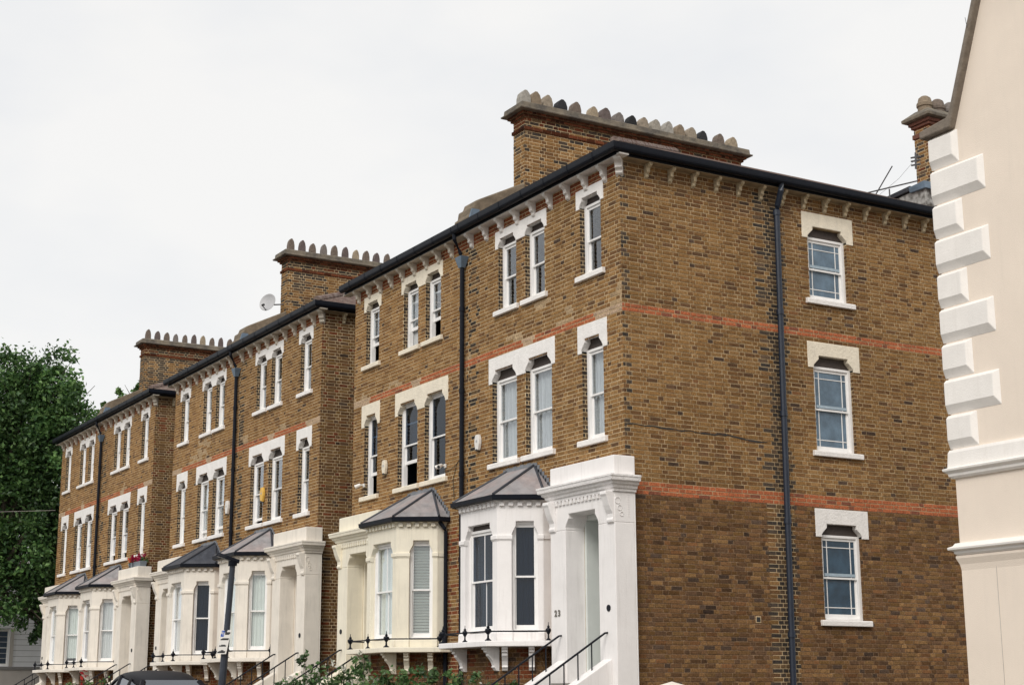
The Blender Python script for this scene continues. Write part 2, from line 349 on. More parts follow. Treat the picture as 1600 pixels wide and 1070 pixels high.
# ---------------------------------------------------------------- shared shapes
def notch(o0, o1, zl, zn, s):
    h = zn-zl
    return [(o0, zl), (o0, zl+.18*h), (o0+s*.25, zl+.35*h), (o0+s*.8, zl+.62*h), (o0+s, zl+.72*h), (o0+s, zn),
            (o1-s, zn), (o1-s, zl+.72*h), (o1-s*.8, zl+.62*h), (o1-s*.25, zl+.35*h), (o1, zl+.18*h), (o1, zl)]
def head_poly(u0, u1, zl, zt, nots):
    """slab with legs; nots = [(o0, o1, zn, s)] shouldered notches cut from below"""
    P = [(u0, zt), (u0, zl)]
    for o0, o1, zn, s in nots: P += notch(o0, o1, zl, zn, s)
    return P + [(u1, zl), (u1, zt)]
def sash_window(F, parent, o0, o1, zs, zt, setb=.10, jamb=.08, st=.042, glass='glass', bars='plain', openup=0., meet=.5, inside=None, name='window', sill=None, headz=None, sillmat='lintel', fm='sash', split=0.):
    """box frame with two sliding sashes; zs sill top, zt frame top"""
    fr = MB(); d0, d1 = -setb-.11, -setb
    fr.box(F, o0, o0+jamb, d0, d1, zs, zt).box(F, o1-jamb, o1, d0, d1, zs, zt).box(F, o0+jamb, o1-jamb, d0, d1+.002, zt-.05, zt).box(F, o0+jamb, o1-jamb, d0, d1+.012, zs, zs+.035)
    w = fr.build(name, M[fm], parent, bevel=.006)
    if headz and headz > zt+.01:
        MB().box(F, o0-.02, o1+.02, d0, d1-.02, zt, headz+.03).build('head_board', M['darkwood'], w)
    a, b = o0+jamb-.012, o1-jamb+.012; zb, zz = zs+.035, zt-.05; zm = zb+(zz-zb)*meet
    def sash(za, zc, da, bot, top, upper):
        mb = MB(); e = da-.035
        mb.box(F, a, a+st, e, da, za, zc).box(F, b-st, b, e, da, za, zc).box(F, a+st, b-st, e, da-.001, za, za+bot).box(F, a+st, b-st, e, da-.001, zc-top, zc)
        x0, x1, y0, y1 = a+st, b-st, za+bot, zc-top; g = .016; cu, cz = [], []
        if bars == 'margin':
            mw = (x1-x0)*.13; mh = .12; cu = [x0+mw, x1-mw]; cz = [y1-mh] if upper else [y0+mh]
        elif bars == 'vertical': cu = [(x0+x1)/2]
        elif bars == 'six': cu = [x0+(x1-x0)/2]; cz = [y0+(y1-y0)/3, y0+(y1-y0)*2/3]
        for c in cu: mb.box(F, c-g/2, c+g/2, e+.004, da-.004, y0, y1)
        for c in cz: mb.box(F, x0, x1, e+.005, da-.005, c-g/2, c+g/2)
        s = mb.build('sash', M[fm], w, bevel=.004)
        xs = [x0]+cu+[x1]; ys = [y0]+cz+[y1]; dm = (e+da)/2
        for i in range(len(xs)-1):
            for j in range(len(ys)-1):
                MB().box(F, xs[i], xs[i+1], dm-.002, dm+.002, ys[j], ys[j+1]).build('pane', M[glass], w)
    sash(zm-.02, zz, d1-.025, .035, .05, True)
    up = openup*(zz-zb)*.45
    sash(zb+up, min(zm+.02+up, zz-.01), d1-.062, .075, .035, False)
    if inside:
        kind, fu, fz = inside      # material, width fraction from the far jamb, height fraction from the top
        x0 = o0+.02; x1 = o0+.02+(o1-o0-.04)*fu; y1 = zt; y0 = zt-(zt-zs)*fz
        mb = MB(); n = 18; D = d0-.025; vs = []
        for i in range(n+1):
            u = x0+(x1-x0)*i/n; dd = D+.02*math.sin(i*1.9)+.008*math.sin(i*4.3)
            vs += [F(u, dd, y0), F(u, dd, y1)]
        mb.add(vs, [(2*i, 2*i+2, 2*i+3, 2*i+1) for i in range(n)])
        mb.build('curtain' if 'curtain' in kind else 'blind', M[kind], w, recalc=False)
    if sill:
        s0, s1 = sill
        MB().prism_u(F, [(-setb, zs-.11), (.075, zs-.11), (.075, zs-.02), (.06, zs-.008), (-setb, zs+.004)], s0, s1).build('sill', M[sillmat], w, bevel=.01)
    return w
def console(F, uc, wd, prof, name, m, parent, bevel=.006):
    return MB().prism_u(F, prof, uc-wd/2, uc+wd/2).build(name, m, parent, bevel=bevel)

# ---------------------------------------------------------------- the ground
def gz(x): return .5*max(0., min(1., (14-x)/18))
def strip(name, y0, y1, dz, m, x0=-400, x1=400):
    xs = [x0, -60, -30, -10, -4, 0, 4, 8, 12, 14, 20, 60, x1]
    mb = MB(); mb.add([(x, y, gz(x)+dz) for x in xs for y in (y0, y1)], [(2*i, 2*i+2, 2*i+3, 2*i+1) for i in range(len(xs)-1)])
    return tag(mb.build(name, m, recalc=False), kind='structure')
strip('ground', -400, 400, -.13, M['soil'])
strip('road', -17.2, -5.18, -.118, M['asphalt'])
strip('garden_ground', -4.0, 40, .004, M['soil'])
mbp = MB(); xs = [-200, -60, -4, 2, 6, 10, 14, 60, 200]
for a, b in ((-5.10, -4.02), (-19.5, -17.25)):
    for i in range(len(xs)-1):
        p, q = xs[i], xs[i+1]
        mbp.add([(p, a, gz(p)-.12), (q, a, gz(q)-.12), (q, a, gz(q)), (p, a, gz(p)), (p, b, gz(p)), (q, b, gz(q)), (q, b, gz(q)-.12), (p, b, gz(p)-.12)], [(0, 1, 2, 3), (3, 2, 5, 4), (4, 5, 6, 7)])
tag(mbp.build('pavement', M['paving']), kind='structure')
mbk = MB()
for i in range(len(xs)-1):
    p, q = xs[i], xs[i+1]
    for a, b in ((-5.23, -5.102), (-17.248, -17.12)):
        mbk._pr([(p, a, gz(p)-.2), (p, b, gz(p)-.2), (p, b, gz(p)+.003), (p, a, gz(p)+.003)], [(q, a, gz(q)-.2), (q, b, gz(q)-.2), (q, b, gz(q)+.003), (q, a, gz(q)+.003)])
tag(mbk.build('kerb', M['coping']), kind='structure')

# ---------------------------------------------------------------- the brick houses
W, HW, DEP, EV = 10.983, 5.4915, 14.0, .30
ZE = 11.05; TP = math.tan(R_(24.3))
def shade_front(st):
    def c(u, z):
        if 8.126 < z < 8.278:
            if vnoise(u*1.6+3, z*1.1, 2) > .86: return np.array((.50, .36, .25))*rng.uniform(.9, 1.1)
            return pick(REDP, REDW)
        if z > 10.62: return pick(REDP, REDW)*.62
        pn = vnoise(u*.55+st*7.3, z*.5+st*2.1); soot = max(0, 1-abs(u-HW-(.13 if st % 2 else -.13))/.34)
        if rng.random() < soot*.55: return pick(SOOT, SOOTW)
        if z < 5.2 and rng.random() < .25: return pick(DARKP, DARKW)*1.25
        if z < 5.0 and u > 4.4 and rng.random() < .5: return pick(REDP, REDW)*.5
        if u < .16 and rng.random() < .18: return pick(DARKP, DARKW)
        if 8.3 < z < 9.0 and vnoise(u*1.1+st*3.7, z*1.7, 2) > .72 and rng.random() < .7: return np.array((.44, .31, .185))*rng.uniform(.85, 1.1)
        return pick(STOCK, STOCKW)*(.86+.28*pn)
    return c
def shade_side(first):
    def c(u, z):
        if 8.126 < z < 8.278 and first: return pick(REDP, REDW)*1.08
        if 4.978 < z < 5.205 and first: return pick(REDP, REDW)*1.05
        if not first: return pick(DARKP, DARKW)*.95 if rng.random() < .7 else (pick(STOCK, STOCKW)*.7 if rng.random() < .6 else pick(REDP, REDW)*.42)
        pd = (3.46-u)/(.34+.16*vnoise(3.1, z*.9, 1)) if u < 3.46 else (u-3.46)/(.20+.14*vnoise(5.1, z*.9, 1))
        if pd < 1 and rng.random() < 1.35-1.1*pd: return pick(SOOT, SOOTW)*(1+.5*pd)
        if u < .12 and rng.random() < .4: return pick(SOOT, SOOTW)*1.4
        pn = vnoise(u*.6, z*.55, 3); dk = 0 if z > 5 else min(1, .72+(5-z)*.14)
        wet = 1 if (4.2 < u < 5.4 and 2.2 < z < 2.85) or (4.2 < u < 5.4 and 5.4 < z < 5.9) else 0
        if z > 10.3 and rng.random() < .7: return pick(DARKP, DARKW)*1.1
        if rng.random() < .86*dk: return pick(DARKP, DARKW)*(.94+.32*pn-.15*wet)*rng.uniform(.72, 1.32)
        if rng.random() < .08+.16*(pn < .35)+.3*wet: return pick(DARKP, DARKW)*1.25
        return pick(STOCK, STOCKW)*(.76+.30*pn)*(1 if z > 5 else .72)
    return c
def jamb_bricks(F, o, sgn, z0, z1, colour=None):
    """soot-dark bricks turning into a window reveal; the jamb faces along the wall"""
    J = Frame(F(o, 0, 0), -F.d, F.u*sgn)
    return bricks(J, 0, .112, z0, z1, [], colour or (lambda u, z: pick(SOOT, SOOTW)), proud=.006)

def build_house(bi, ox, left, sty, label):
    sgn = 1 if left else -1
    cx = ox-W if left else ox
    F = Frame((cx, 0, 0), (sgn, 0, 0), (0, -1, 0))
    S = Frame((ox, 0, 0), (0, 1, 0), (1, 0, 0))
    seed = bi*2+int(left)
    g0 = gz(cx+sgn*3)
    root = empty('brick_house', (cx+sgn*HW/2, 0, g0), label, 'house', 'brick houses along the street')
    paint = M[sty['paint']]; lint = M[sty['lintel']]
    ZG = g0-.3
    # ---- openings: (o0, o1, sill top, head top for the hole)
    fw = [(.61, 1.30, 9.03, 10.30, 10.50), (2.53, 3.24, 9.03, 10.30, 10.50), (3.58, 4.28, 9.03, 10.30, 10.50),
          (.60, 1.29, 6.015, 7.593, 7.86), (2.31, 3.25, 6.015, 7.593, 7.86), (3.58, 4.52, 6.015, 7.593, 7.86)]
    uo = .18 if left else -.24
    door = (uo+.5, uo+1.53, g0+1.3, 4.72)
    holes = [(a, b, c, e) for a, b, c, d, e in fw] + [(max(door[0], .0), door[1], 1.82, 4.72)]
    wm = MB(); wall_sheet(wm, F, 0, HW, ZG, 10.95, holes)
    sh = []
    if not left and bi == 0: sh = [(4.30, 5.28, 8.89, 10.30), (4.30, 5.28, 6.0, 7.80), (4.30, 5.28, 2.927, 4.66)]
    wall = wm.build('wall', M['mortar'], root, recalc=False)
    sw = MB()
    if not left:
        if bi == 0:
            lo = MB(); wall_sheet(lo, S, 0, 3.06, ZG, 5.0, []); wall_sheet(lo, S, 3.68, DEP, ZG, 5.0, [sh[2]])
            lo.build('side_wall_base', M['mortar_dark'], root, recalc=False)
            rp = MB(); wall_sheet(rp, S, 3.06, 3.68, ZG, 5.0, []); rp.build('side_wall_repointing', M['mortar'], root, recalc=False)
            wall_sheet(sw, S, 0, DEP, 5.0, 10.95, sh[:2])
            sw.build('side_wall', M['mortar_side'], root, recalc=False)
        else:
            wall_sheet(sw, S, 0, DEP, ZG, 10.95, []); sw.build('side_wall', M['mortar'], root, recalc=False)
    hb = MB()       # rear, party and blind walls close the shell
    hb.add([F(0, -DEP, ZG), F(HW, -DEP, ZG), F(HW, -DEP, 10.95), F(0, -DEP, 10.95)], [(0, 1, 2, 3)])
    hb.add([F(HW-.004, 0, ZG), F(HW-.004, -DEP, ZG), F(HW-.004, -DEP, 10.95), F(HW-.004, 0, 10.95)], [(0, 1, 2, 3)])
    if left: hb.add([F(0, 0, ZG), F(0, -DEP, ZG), F(0, -DEP, 10.95), F(0, 0, 10.95)], [(0, 1, 2, 3)])
    for z in (5.55, 8.6): hb.add([F(.01, -.25, z), F(HW-.01, -.25, z), F(HW-.01, -DEP+.01, z), F(.01, -DEP+.01, z)], [(0, 1, 2, 3)])
    hb.build('inner_wall', M['dim'], root, recalc=False)
    # ---- bricks
    sf = shade_front(seed)
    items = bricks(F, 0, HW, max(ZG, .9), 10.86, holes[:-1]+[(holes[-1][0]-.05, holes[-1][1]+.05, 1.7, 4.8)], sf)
    vis = [w for w in fw]
    for a, b, c, d, e in vis:
        o, s2 = (b, -1) if not left else (a, 1)      # the jamb that faces the street end
        items += jamb_bricks(F, o, s2, c, d)
        o, s2 = (a, 1) if not left else (b, -1)
        items += jamb_bricks(F, o, s2, c, d)
    boxes = {(0, True): (555, 1000, 380, 900)}
    place_bricks(items, wall, 300 if (bi == 0 and left) else 0, (555, 735, 390, 900))
    if not left:
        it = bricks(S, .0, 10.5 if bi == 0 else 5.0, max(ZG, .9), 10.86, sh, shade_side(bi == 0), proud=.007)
        for a, b, c, e in sh:
            it += jamb_bricks(S, b, -1, c, e-.25, lambda u, z: pick(DARKP, DARKW)*.8); it += jamb_bricks(S, a, 1, c, e-.25)
        sp = [c for c in root.children if c.name.startswith('side_wall')]
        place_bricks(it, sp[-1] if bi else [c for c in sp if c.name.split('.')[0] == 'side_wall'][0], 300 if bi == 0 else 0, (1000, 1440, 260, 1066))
    # ---- lintels
    def lintel(Fr, u0, u1, zl, zt, nots, m): MB().prism(Fr, head_poly(u0, u1, zl, zt, nots), -.119, .022).build('lintel', m, root, bevel=.008)
    lintel(F, .509, 1.404, 10.30, 10.66, [(.61, 1.30, 10.49, .09)], lint)
    lintel(F, 2.437, 4.377, 10.30, 10.66, [(2.53, 3.24, 10.49, .09), (3.58, 4.28, 10.49, .09)], lint)
    lintel(F, .464, 1.408, 7.593, 8.113, [(.60, 1.29, 7.85, .11)], lint)
    lintel(F, 2.187, 4.639, 7.593, 8.113, [(2.31, 3.25, 7.85, .13), (3.58, 4.52, 7.85, .13)], lint)
    sills = [(.49, 1.394), (2.425, 3.344), (3.478, 4.385), (.498, 1.391), (2.205, 3.353), (3.477, 4.619)]
    for i, (a, b, c, d, e) in enumerate(fw):
        full = sty.get('full', False) and i > 2
        sash_window(F, root, a, b, c, (e if full else d+.07), glass=sty.get('glass', ['glass']*6)[i], openup=sty['open'][i], meet=.5, inside=sty['inside'][i], sill=sills[i], headz=e, sillmat=sty['lintel'])
    # ---- eaves: soffit, gutter, brackets
    sof = M['soffit_white'] if sty['paint'] == 'white' else M['soffit']
    p0 = -EV if True else 0
    MB().box(F, -EV if not left else -EV, HW, 0, .20, 10.87, 10.90).build('soffit', sof, root)
    path = [(HW, .185), (-.185, .185)]
    gp = [(0, 10.88), (.018, 10.88), (.03, 10.905)] + [(.03+.075+.075*math.cos(t), 10.985+.08*math.sin(t)-.0) for t in [math.pi*(1+i/8) for i in range(9)]] + [(.185, 11.06), (.17, 11.06), (.12, 11.0), (.0, 11.06)]
    gp = [(o, z) for o, z in gp]
    if not left:
        plan = [(HW, .185), (-.185, .185), (-.185, -DEP-EV)]
        plan2 = plan
    else: plan2 = path
    # walk so that the outer side is the left-hand side in (u, d)
    MB().sweep(F, plan2[::-1] if offset(plan2, .1)[0][1] < plan2[0][1] else plan2, gp).build('gutter', M['iron'], root)
    nst = 7
    for i in range(nst):
        u = .35+i*(HW-.5)/(nst-1)
        MB().sweep(F, [(u-.03, .185), (u+.03, .185)][::-1] if offset([(0, 0), (1, 0)], 1)[0][1] < 0 else [(u-.03, .185), (u+.03, .185)], [(o+.006 if o > .03 else o, z-.004) for o, z in gp[2:13]] + [(.09, 11.075), (.03, 11.0)]).build('gutter_joint', M['iron'], root)
    bp = [(0, 10.872), (.262, 10.872), (.262, 10.835), (.235, 10.815), (.195, 10.80), (.15, 10.775), (.135, 10.735), (.145, 10.705), (.125, 10.69), (.085, 10.675), (.075, 10.645), (.085, 10.625), (.06, 10.60), (.02, 10.585), (0, 10.565)]
    bp = [(d*.76, z) for d, z in bp]
    us = [.43+.611*i for i in range(9)] if not left else list(np.linspace(.25, 4.81, 9))
    for u in us: console(F, u, .095, bp, 'eaves_bracket', sof, root)
    if not left:
        bps = [(d*.92, 10.872-(10.872-z)*.88) for d, z in bp]
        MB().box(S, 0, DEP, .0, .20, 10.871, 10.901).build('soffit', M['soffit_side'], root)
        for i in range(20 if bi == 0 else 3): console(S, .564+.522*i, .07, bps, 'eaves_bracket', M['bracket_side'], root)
        cb = MB(); Cf = Frame((ox-.02, .02, 0), (1, 1, 0), (1, -1, 0)); cb.prism_u(Cf, [(d*1.35, z) for d, z in bp], -.065, .065); cb.build('eaves_bracket', sof, root, bevel=.008)
    # ---- roof: hipped, tiles
    rz = lambda d: ZE+d*TP
    half = HW+EV
    V = [F(-EV, EV, ZE), F(HW, EV, ZE), F(HW, EV-half, rz(half)), F(HW, -(DEP+EV-half), rz(half)), F(-EV, -DEP-EV, ZE), F(HW, -DEP-EV, ZE)]
    fs = [(0, 1, 2), (0, 2, 3, 4), (4, 3, 5)]
    roof = MB().add(V, fs).build('roof', M['tile'], root, recalc=False)
    # courses of tiles as laps on the hip side that shows
    if not left:
        tl = MB(); n = 33 if bi == 0 else 20
        for i in range(n):
            a, b = i*.17, i*.17+.20
            y0, y1 = -EV+a, DEP+EV-a
            tl.add([F(-EV+a, -y0, rz(a)+.03), F(-EV+a, -y1, rz(a)+.03), F(-EV+b, -(DEP+EV-b), rz(b)+.008), F(-EV+b, EV-b, rz(b)+.008), F(-EV+a, -y0, rz(a)+.004), F(-EV+a, -y1, rz(a)+.004)], [(0, 1, 2, 3), (4, 5, 1, 0)])
        tl.build('tile_course', M['tile'], roof, recalc=False)
        nh = 17
        for i in range(nh):
            a = i*half/nh; b = (i+1.08)*half/nh
            MB().tube([F(-EV+a, EV-a, rz(a)+.035), F(-EV+b, EV-b, rz(b)+.028)], [.085, .075], 8).build('hip_tile', M['tile'], roof)
    # ---- downpipes
    if not left:
        px_ = HW+.13
        pp = MB(); pp.tube([F(px_-.02, .29, 10.95), F(px_-.02, .28, 10.80), F(px_, .12, 10.52), F(px_, .10, 10.40)], .045, 8)
        pp.tube([F(px_, .085, 10.42), F(px_, .085, g0)], .048, 10)
        for z in (9.3, 7.6, 5.9, 4.2): pp.tube([F(px_, .085, z), F(px_, .085, z+.09)], .06, 10)
        dp = pp.build('downpipe', M['iron'], root, smooth=False)
        hm = MB(); hm._pr([F(px_-.15, .0, 10.45), F(px_+.13, .0, 10.45), F(px_+.13, .2, 10.45), F(px_-.15, .2, 10.45)], [F(px_-.06, .04, 10.22), F(px_+.06, .04, 10.22), F(px_+.06, .14, 10.22), F(px_-.06, .14, 10.22)])
        hm.build('hopper_head', M['hopper'], root, bevel=.01)
    if not left and bi == 0:
        sp_ = MB(); y = 3.47
        sp_.tube([S(y-.0, .29, 10.93), S(y, .27, 10.80), S(y+.03, .12, 10.55), S(y+.03, .09, 10.42), S(y-.06, .085, ZG)], .056, 10)
        for z in (10.36, 8.45, 6.55, 4.6, 2.6): sp_.tube([S(y+.03-.09*(10.42-z)/10, .087, z), S(y+.03-.09*(10.42-z)/10, .087, z+.1)], .07, 10)
        sp_.build('downpipe', M['pipe'], root)
    # ---- chimney stack and party parapet belong to the right-hand house
    if not left:
        cxr, cxl, y0, y1 = ox-5.10, ox-5.56, 1.13, 6.95
        ch = MB().box(WF, cxl, cxr, y0, y1, 10.8, 13.70)
        cho = ch.build('chimney', M['mortar'], root)
        Fc = Frame((cxr, y0, 0), (-1, 0, 0), (0, -1, 0)); Sc = Frame((cxr, y0, 0), (0, 1, 0), (1, 0, 0))
        def cc(u, z):
            if 13.30 < z < 13.39: return pick(REDP, REDW)*.42
            n = vnoise(u*1.3+bi*5, z*1.6)
            if z > 13.44: return pick(REDP, REDW)*.33 if rng.random() < .5 else pick(SOOT, SOOTW)
            if rng.random() < (.10, .22, .45)[bi]+.35*(n > .55)+(.35 if z > 13.1 else 0): return pick(SOOT, SOOTW)*1.2
            return pick(STOCK, STOCKW)*(.95 if bi == 0 else .85)
        ci = bricks(Fc, 0, .46, 11.2, 13.66, [], cc) + bricks(Sc, 0, y1-y0, 11.4, 13.66, [], cc)
        # oversailing courses
        Fo = Frame((cxr+.03, y0-.03, 0), (-1, 0, 0), (0, -1, 0)); So = Frame((cxr+.03, y0-.03, 0), (0, 1, 0), (1, 0, 0))
        brick_mesh(ci, 'brickwork', cho)
        cb = []
        for (za, zb, e) in ((13.305, 13.385, .035), (13.585, 13.645, .05), (13.645, 13.70, .10)):
            MB().box(WF, cxl-e+.004, cxr+e-.004, y0-e+.004, y1+e-.004, za+.004, zb-.004).build('corbel_course', M['mortar_dark'], cho)
            Fo = Frame((cxr+e-.004, y0-e+.004, 0), (-1, 0, 0), (0, -1, 0)); So = Frame((cxr+e-.004, y0-e+.004, 0), (0, 1, 0), (1, 0, 0))
            cf = lambda u, z: pick(REDP, REDW)*(.36 if rng.random() < .55 else .16)
            for Fr, L_ in ((Fo, .46+2*e-.008), (So, y1-y0+2*e-.008)):
                u = 0
                while u < L_:
                    w = min(.112 if za > 13.4 else .225, L_-u)
                    if w > .03: cb.append(([Fr(u+.004, 0, za+.006), Fr(u+w-.006, 0, za+.006), Fr(u+w-.006, 0, zb-.006), Fr(u+.004, 0, zb-.006), Fr(u+.006, .008, za+.008), Fr(u+w-.008, .008, za+.008), Fr(u+w-.008, .008, zb-.008), Fr(u+.006, .008, zb-.008)], cf(u, za), (0, 0, 0)))
                    u += w
        brick_mesh(cb, 'brickwork', cho)
        cap = MB(); e0, e1, e2 = .2, .22, .06
        rings = [(.10, 13.70), (.20, 13.712), (.21, 13.745), (.16, 13.762), (.15, 13.875), (.06, 13.91), (-.04, 13.935)]
        vs = [];
        for e, z in rings: vs += [(cxl-e, y0-e, z), (cxr+e, y0-e, z), (cxr+e, y1+e, z), (cxl-e, y1+e, z)]
        fs = [(0, 1, 2, 3), tuple(range(len(vs)-4, len(vs)))]
        for i in range(len(rings)-1):
            for j in range(4): fs.append((4*i+j, 4*i+(j+1) % 4, 4*i+4+(j+1) % 4, 4*i+4+j))
        cap.add(vs, fs).build('chimney_cap', M['cap'], cho, bevel=.012)
        ys = [1.255, 1.512, 1.837, 2.181, 2.562, 3.014, 3.336, 3.695, 4.041, 4.355, 4.672, 5.027, 5.368, 5.676, 6.023, 6.522, 6.897]
        if bi: ys = [1.30+.336*i for i in range(17)]
        rr = random.Random(bi*31+5)
        for i, y in enumerate(ys):
            c = (ox-5.35+rr.uniform(-.02, .02), y, 13.86); s = rr.uniform(.94, 1.08); hgt = (.40 if bi == 0 else .42)*rr.uniform(.93, 1.07); r = (.118 if bi == 0 else .085)*s
            pm = MB()
            prof = [(-r*1.05, 0), (r*1.05, 0), (r*.98, .58*hgt), (r*.72, .84*hgt), (r*.22, hgt), (-r*.22, hgt), (-r*.72, .84*hgt), (-r*.98, .58*hgt)]
            PF = Frame(c, (0, 1, 0), (1, 0, 0))
            inner = [(-r*.62, .18*hgt), (r*.62, .18*hgt), (r*.58, .62*hgt), (0, .82*hgt), (-r*.58, .62*hgt)]
            pm.prism(PF, prof, -r*.85, r*.85)
            po = pm.build('chimney_pot', POTM[i % len(POTM)] if bi == 0 else POTM[[4, 6, 4, 7, 4, 6, 5][i % 7]], cho, bevel=.007)
            if bi == 0: MB().prism(PF, inner, r*.80, r*.875).build('pot_mouth', POTM[i % len(POTM)], cho, bevel=.004)
        pr = MB(); PS = Frame((ox-5.6, 0, 0), (0, 1, 0), (1, 0, 0))
        pr.prism(PS, [(-.30, 10.95), (-.29, 11.16), (-.22, 11.20), (-.20, 11.36), (-.10, 11.42), (-.06, 11.54), (.05, 11.60), (1.14, 12.14), (1.14, 11.0)], 0, .5)
        pr.build('party_parapet', M['render'], root, bevel=.03)
        MB().prism(PS, [(-.27, 11.0), (-.17, 11.34), (.0, 11.34), (.0, 11.0)], .502, .56).build('flashing', M['hopper'], root)
    # ---- portico
    PO = empty_part('portico', root)
    zf = 1.82
    d1 = .40
    body = MB()
    body.prism(F, head_poly(uo, uo+2.02, 4.42, 4.93, [(uo+.5, uo+1.53, 4.69, .10)]), .0, d1)
    body.box(F, uo, uo+.5, .0 if not left else 0., d1, ZG, 4.42).box(F, uo+1.53, uo+2.02, 0, d1, ZG, 4.42)
    body.box(F, uo+.5, uo+1.53, -.3, d1, ZG, zf)
    if not left: body.box(F, uo, 0, -.03, 0, ZG, 4.93)
    body.build('portico_wall', paint, PO, bevel=.012)
    vb = MB()     # vestibule behind the opening
    a, b = uo+.5+.002, uo+1.53-.002
    if a < .02: a = .30
    va, vb_ = uo+.56, uo+1.47
    vb.add([F(va, 0., zf), F(vb_, 0., zf), F(vb_, -1.3, zf), F(va, -1.3, zf), F(va, 0., 4.60), F(vb_, 0., 4.60), F(vb_, -1.3, 4.60), F(va, -1.3, 4.60)], [(0, 1, 2, 3), (4, 7, 6, 5), (0, 3, 7, 4), (1, 5, 6, 2), (3, 2, 6, 7)])
    vb.add([F(uo+.5, .0, zf), F(va, .0, zf), F(va, .0, 4.72), F(uo+.5, .0, 4.72)], [(0, 1, 2, 3)]).add([F(vb_, .0, zf), F(uo+1.53, .0, zf), F(uo+1.53, .0, 4.72), F(vb_, .0, 4.72)], [(0, 1, 2, 3)])
    vb.add([F(va, .0, 4.60), F(vb_, .0, 4.60), F(vb_, .0, 4.72), F(va, .0, 4.72)], [(0, 1, 2, 3)])
    vb.build('vestibule', M['door'] if sty['paint'] == 'white' else paint, PO, recalc=False)
    dr = MB().box(F, va+.06, vb_-.06, -1.29, -1.24, zf, 4.0); dro = dr.build('door', M['navy'], PO)
    pth = [(uo+2.02, 0.0), (uo+2.02, d1), (uo, d1), (uo, -.03 if not left else 0.0)]
    if offset([pth[0], pth[1]], .1)[0][0] < pth[0][0]: pth = pth[::-1]
    prf = [(-.02, 4.93), (.03, 4.93), (.035, 4.975), (.06, 4.985), (.075, 5.03), (.11, 5.05), (.12, 5.085), (.165, 5.10), (.175, 5.16), (.185, 5.165), (.185, 5.20), (-.02, 5.225)]
    MB().sweep(F, pth, prf).build('cornice', M['stuccod'] if sty['paint'] == 'white' else paint, PO, bevel=.004)
    MB().box(F, uo+.002, uo+2.018, -.03 if not left else 0, d1-.002, 5.19, 5.545).build('parapet', paint, PO, bevel=.012)
    nd = 16
    for i in range(nd):
        u = uo+.12+i*(2.02-.24)/(nd-1); MB().box(F, u-.035, u+.035, d1-.01, d1+.035, 4.855, 4.932).build('dentil', M['stuccod'] if sty['paint'] == 'white' else paint, PO, bevel=.006)
    cp = [(0, 4.93), (.17, 4.93), (.175, 4.88), (.15, 4.84), (.13, 4.78), (.105, 4.70), (.07, 4.62), (.035, 4.56), (.03, 4.50), (.05, 4.46), (.04, 4.42), (0, 4.40)]
    for u in (uo+.10, uo+1.92): MB().prism_u(F, [(d1-.002+d, z) for d, z in cp], u-.09, u+.09).build('console', paint, PO, bevel=.01)
    # carved scroll on the outer side of the console
    if not left:
        for i, (dy, z, r) in enumerate(((.02, 4.78, .055), (.06, 4.66, .045), (.10, 4.56, .035))):
            MB().tube([S(-d1-.06+dy+.10+r*math.cos(t*.7), .242+.004, z+r*math.sin(t*.7)) for t in range(9)], .007, 5).build('scroll', paint, PO)
        for i in range(10): MB().box(S, -.14, -.10, .24, .245, 4.52+i*.04, 4.54+i*.04).build('scroll_bead', paint, PO)
    # boot-hole roundel
    us_ = uo+.22
    MB().tube([F(us_, d1-.01, 3.02), F(us_, d1+.012, 3.02)], .055, 14).build('roundel', M['iron'], PO)
    # ---- steps with string walls and handrails
    ST = empty_part('front_steps', root)
    ns = max(4, round((zf-g0)/.17)); rise = (zf-g0)/ns; run = .29
    for i in range(ns):
        z = zf-rise*(i+1)
        MB().box(F, uo+.38, uo+1.62, d1+.01+i*run, d1+.01+(i+1)*run, ZG, z+rise-.0 if i == 0 else z+rise).build('step', M['paving'], ST, bevel=.008)
    sl_ = .567
    for uc in (uo+.27, uo+1.69):
        L_ = ns*run+.15
        MB().prism_u(F, [(d1+.0, ZG), (d1+L_, ZG), (d1+L_, 2.18-sl_*L_-.02), (d1+.0, 2.20)], uc-.12, uc+.12).build('string_wall', paint, ST, bevel=.012)
        mb = MB(); h0 = 2.62
        pts = [F(uc, d1-.02, h0-.06), F(uc, d1+.05, h0), F(uc, d1+L_-.1, h0-sl_*1.09*(L_-.15))]
        mb.tube([F(uc, d1-.0, h0), F(uc, d1+.05, h0-.005)]+pts[2:], .018, 6)
        hr = mb.build('handrail', M['iron'], ST)
        k = 0; dd = .32
        while dd < L_-.12:
            MB().tube([F(uc, d1+dd, 2.17-sl_*dd), F(uc, d1+dd, h0-.005-sl_*1.09*(dd-.05))], .0115, 6).build('baluster', M['iron'], ST); dd += .27
    # ---- canted bay
    BX = 3.46; hf, hw, fd, rt = .69, 1.13, .91, .21
    BA = empty_part('bay_window', root)
    plan = [(BX-hw, 0), (BX-hw, rt), (BX-hf, fd), (BX+hf, fd), (BX+hw, rt), (BX+hw, 0)]
    if offset([plan[2], plan[3]], .1)[0][1] < fd: plan = plan[::-1]
    def seg(a, b):
        A, B = Vector(F(a[0], a[1], 0)), Vector(F(b[0], b[1], 0)); mid = (A+B)/2; t = (B-A).normalized(); n = Vector((t.y, -t.x, 0))
        cen = Vector(F(BX, .2, 0))
        if n.dot(mid-cen) < 0: n = -n
        return Frame(A, t, n), (B-A).length
    faces = [(plan[1], plan[2], 's'), (plan[2], plan[3], 'f'), (plan[3], plan[4], 'n')]
    zsill, zleg, zn, zt = 2.72, 4.40, 4.69, 5.02
    bw = MB(); T = .21
    order = []
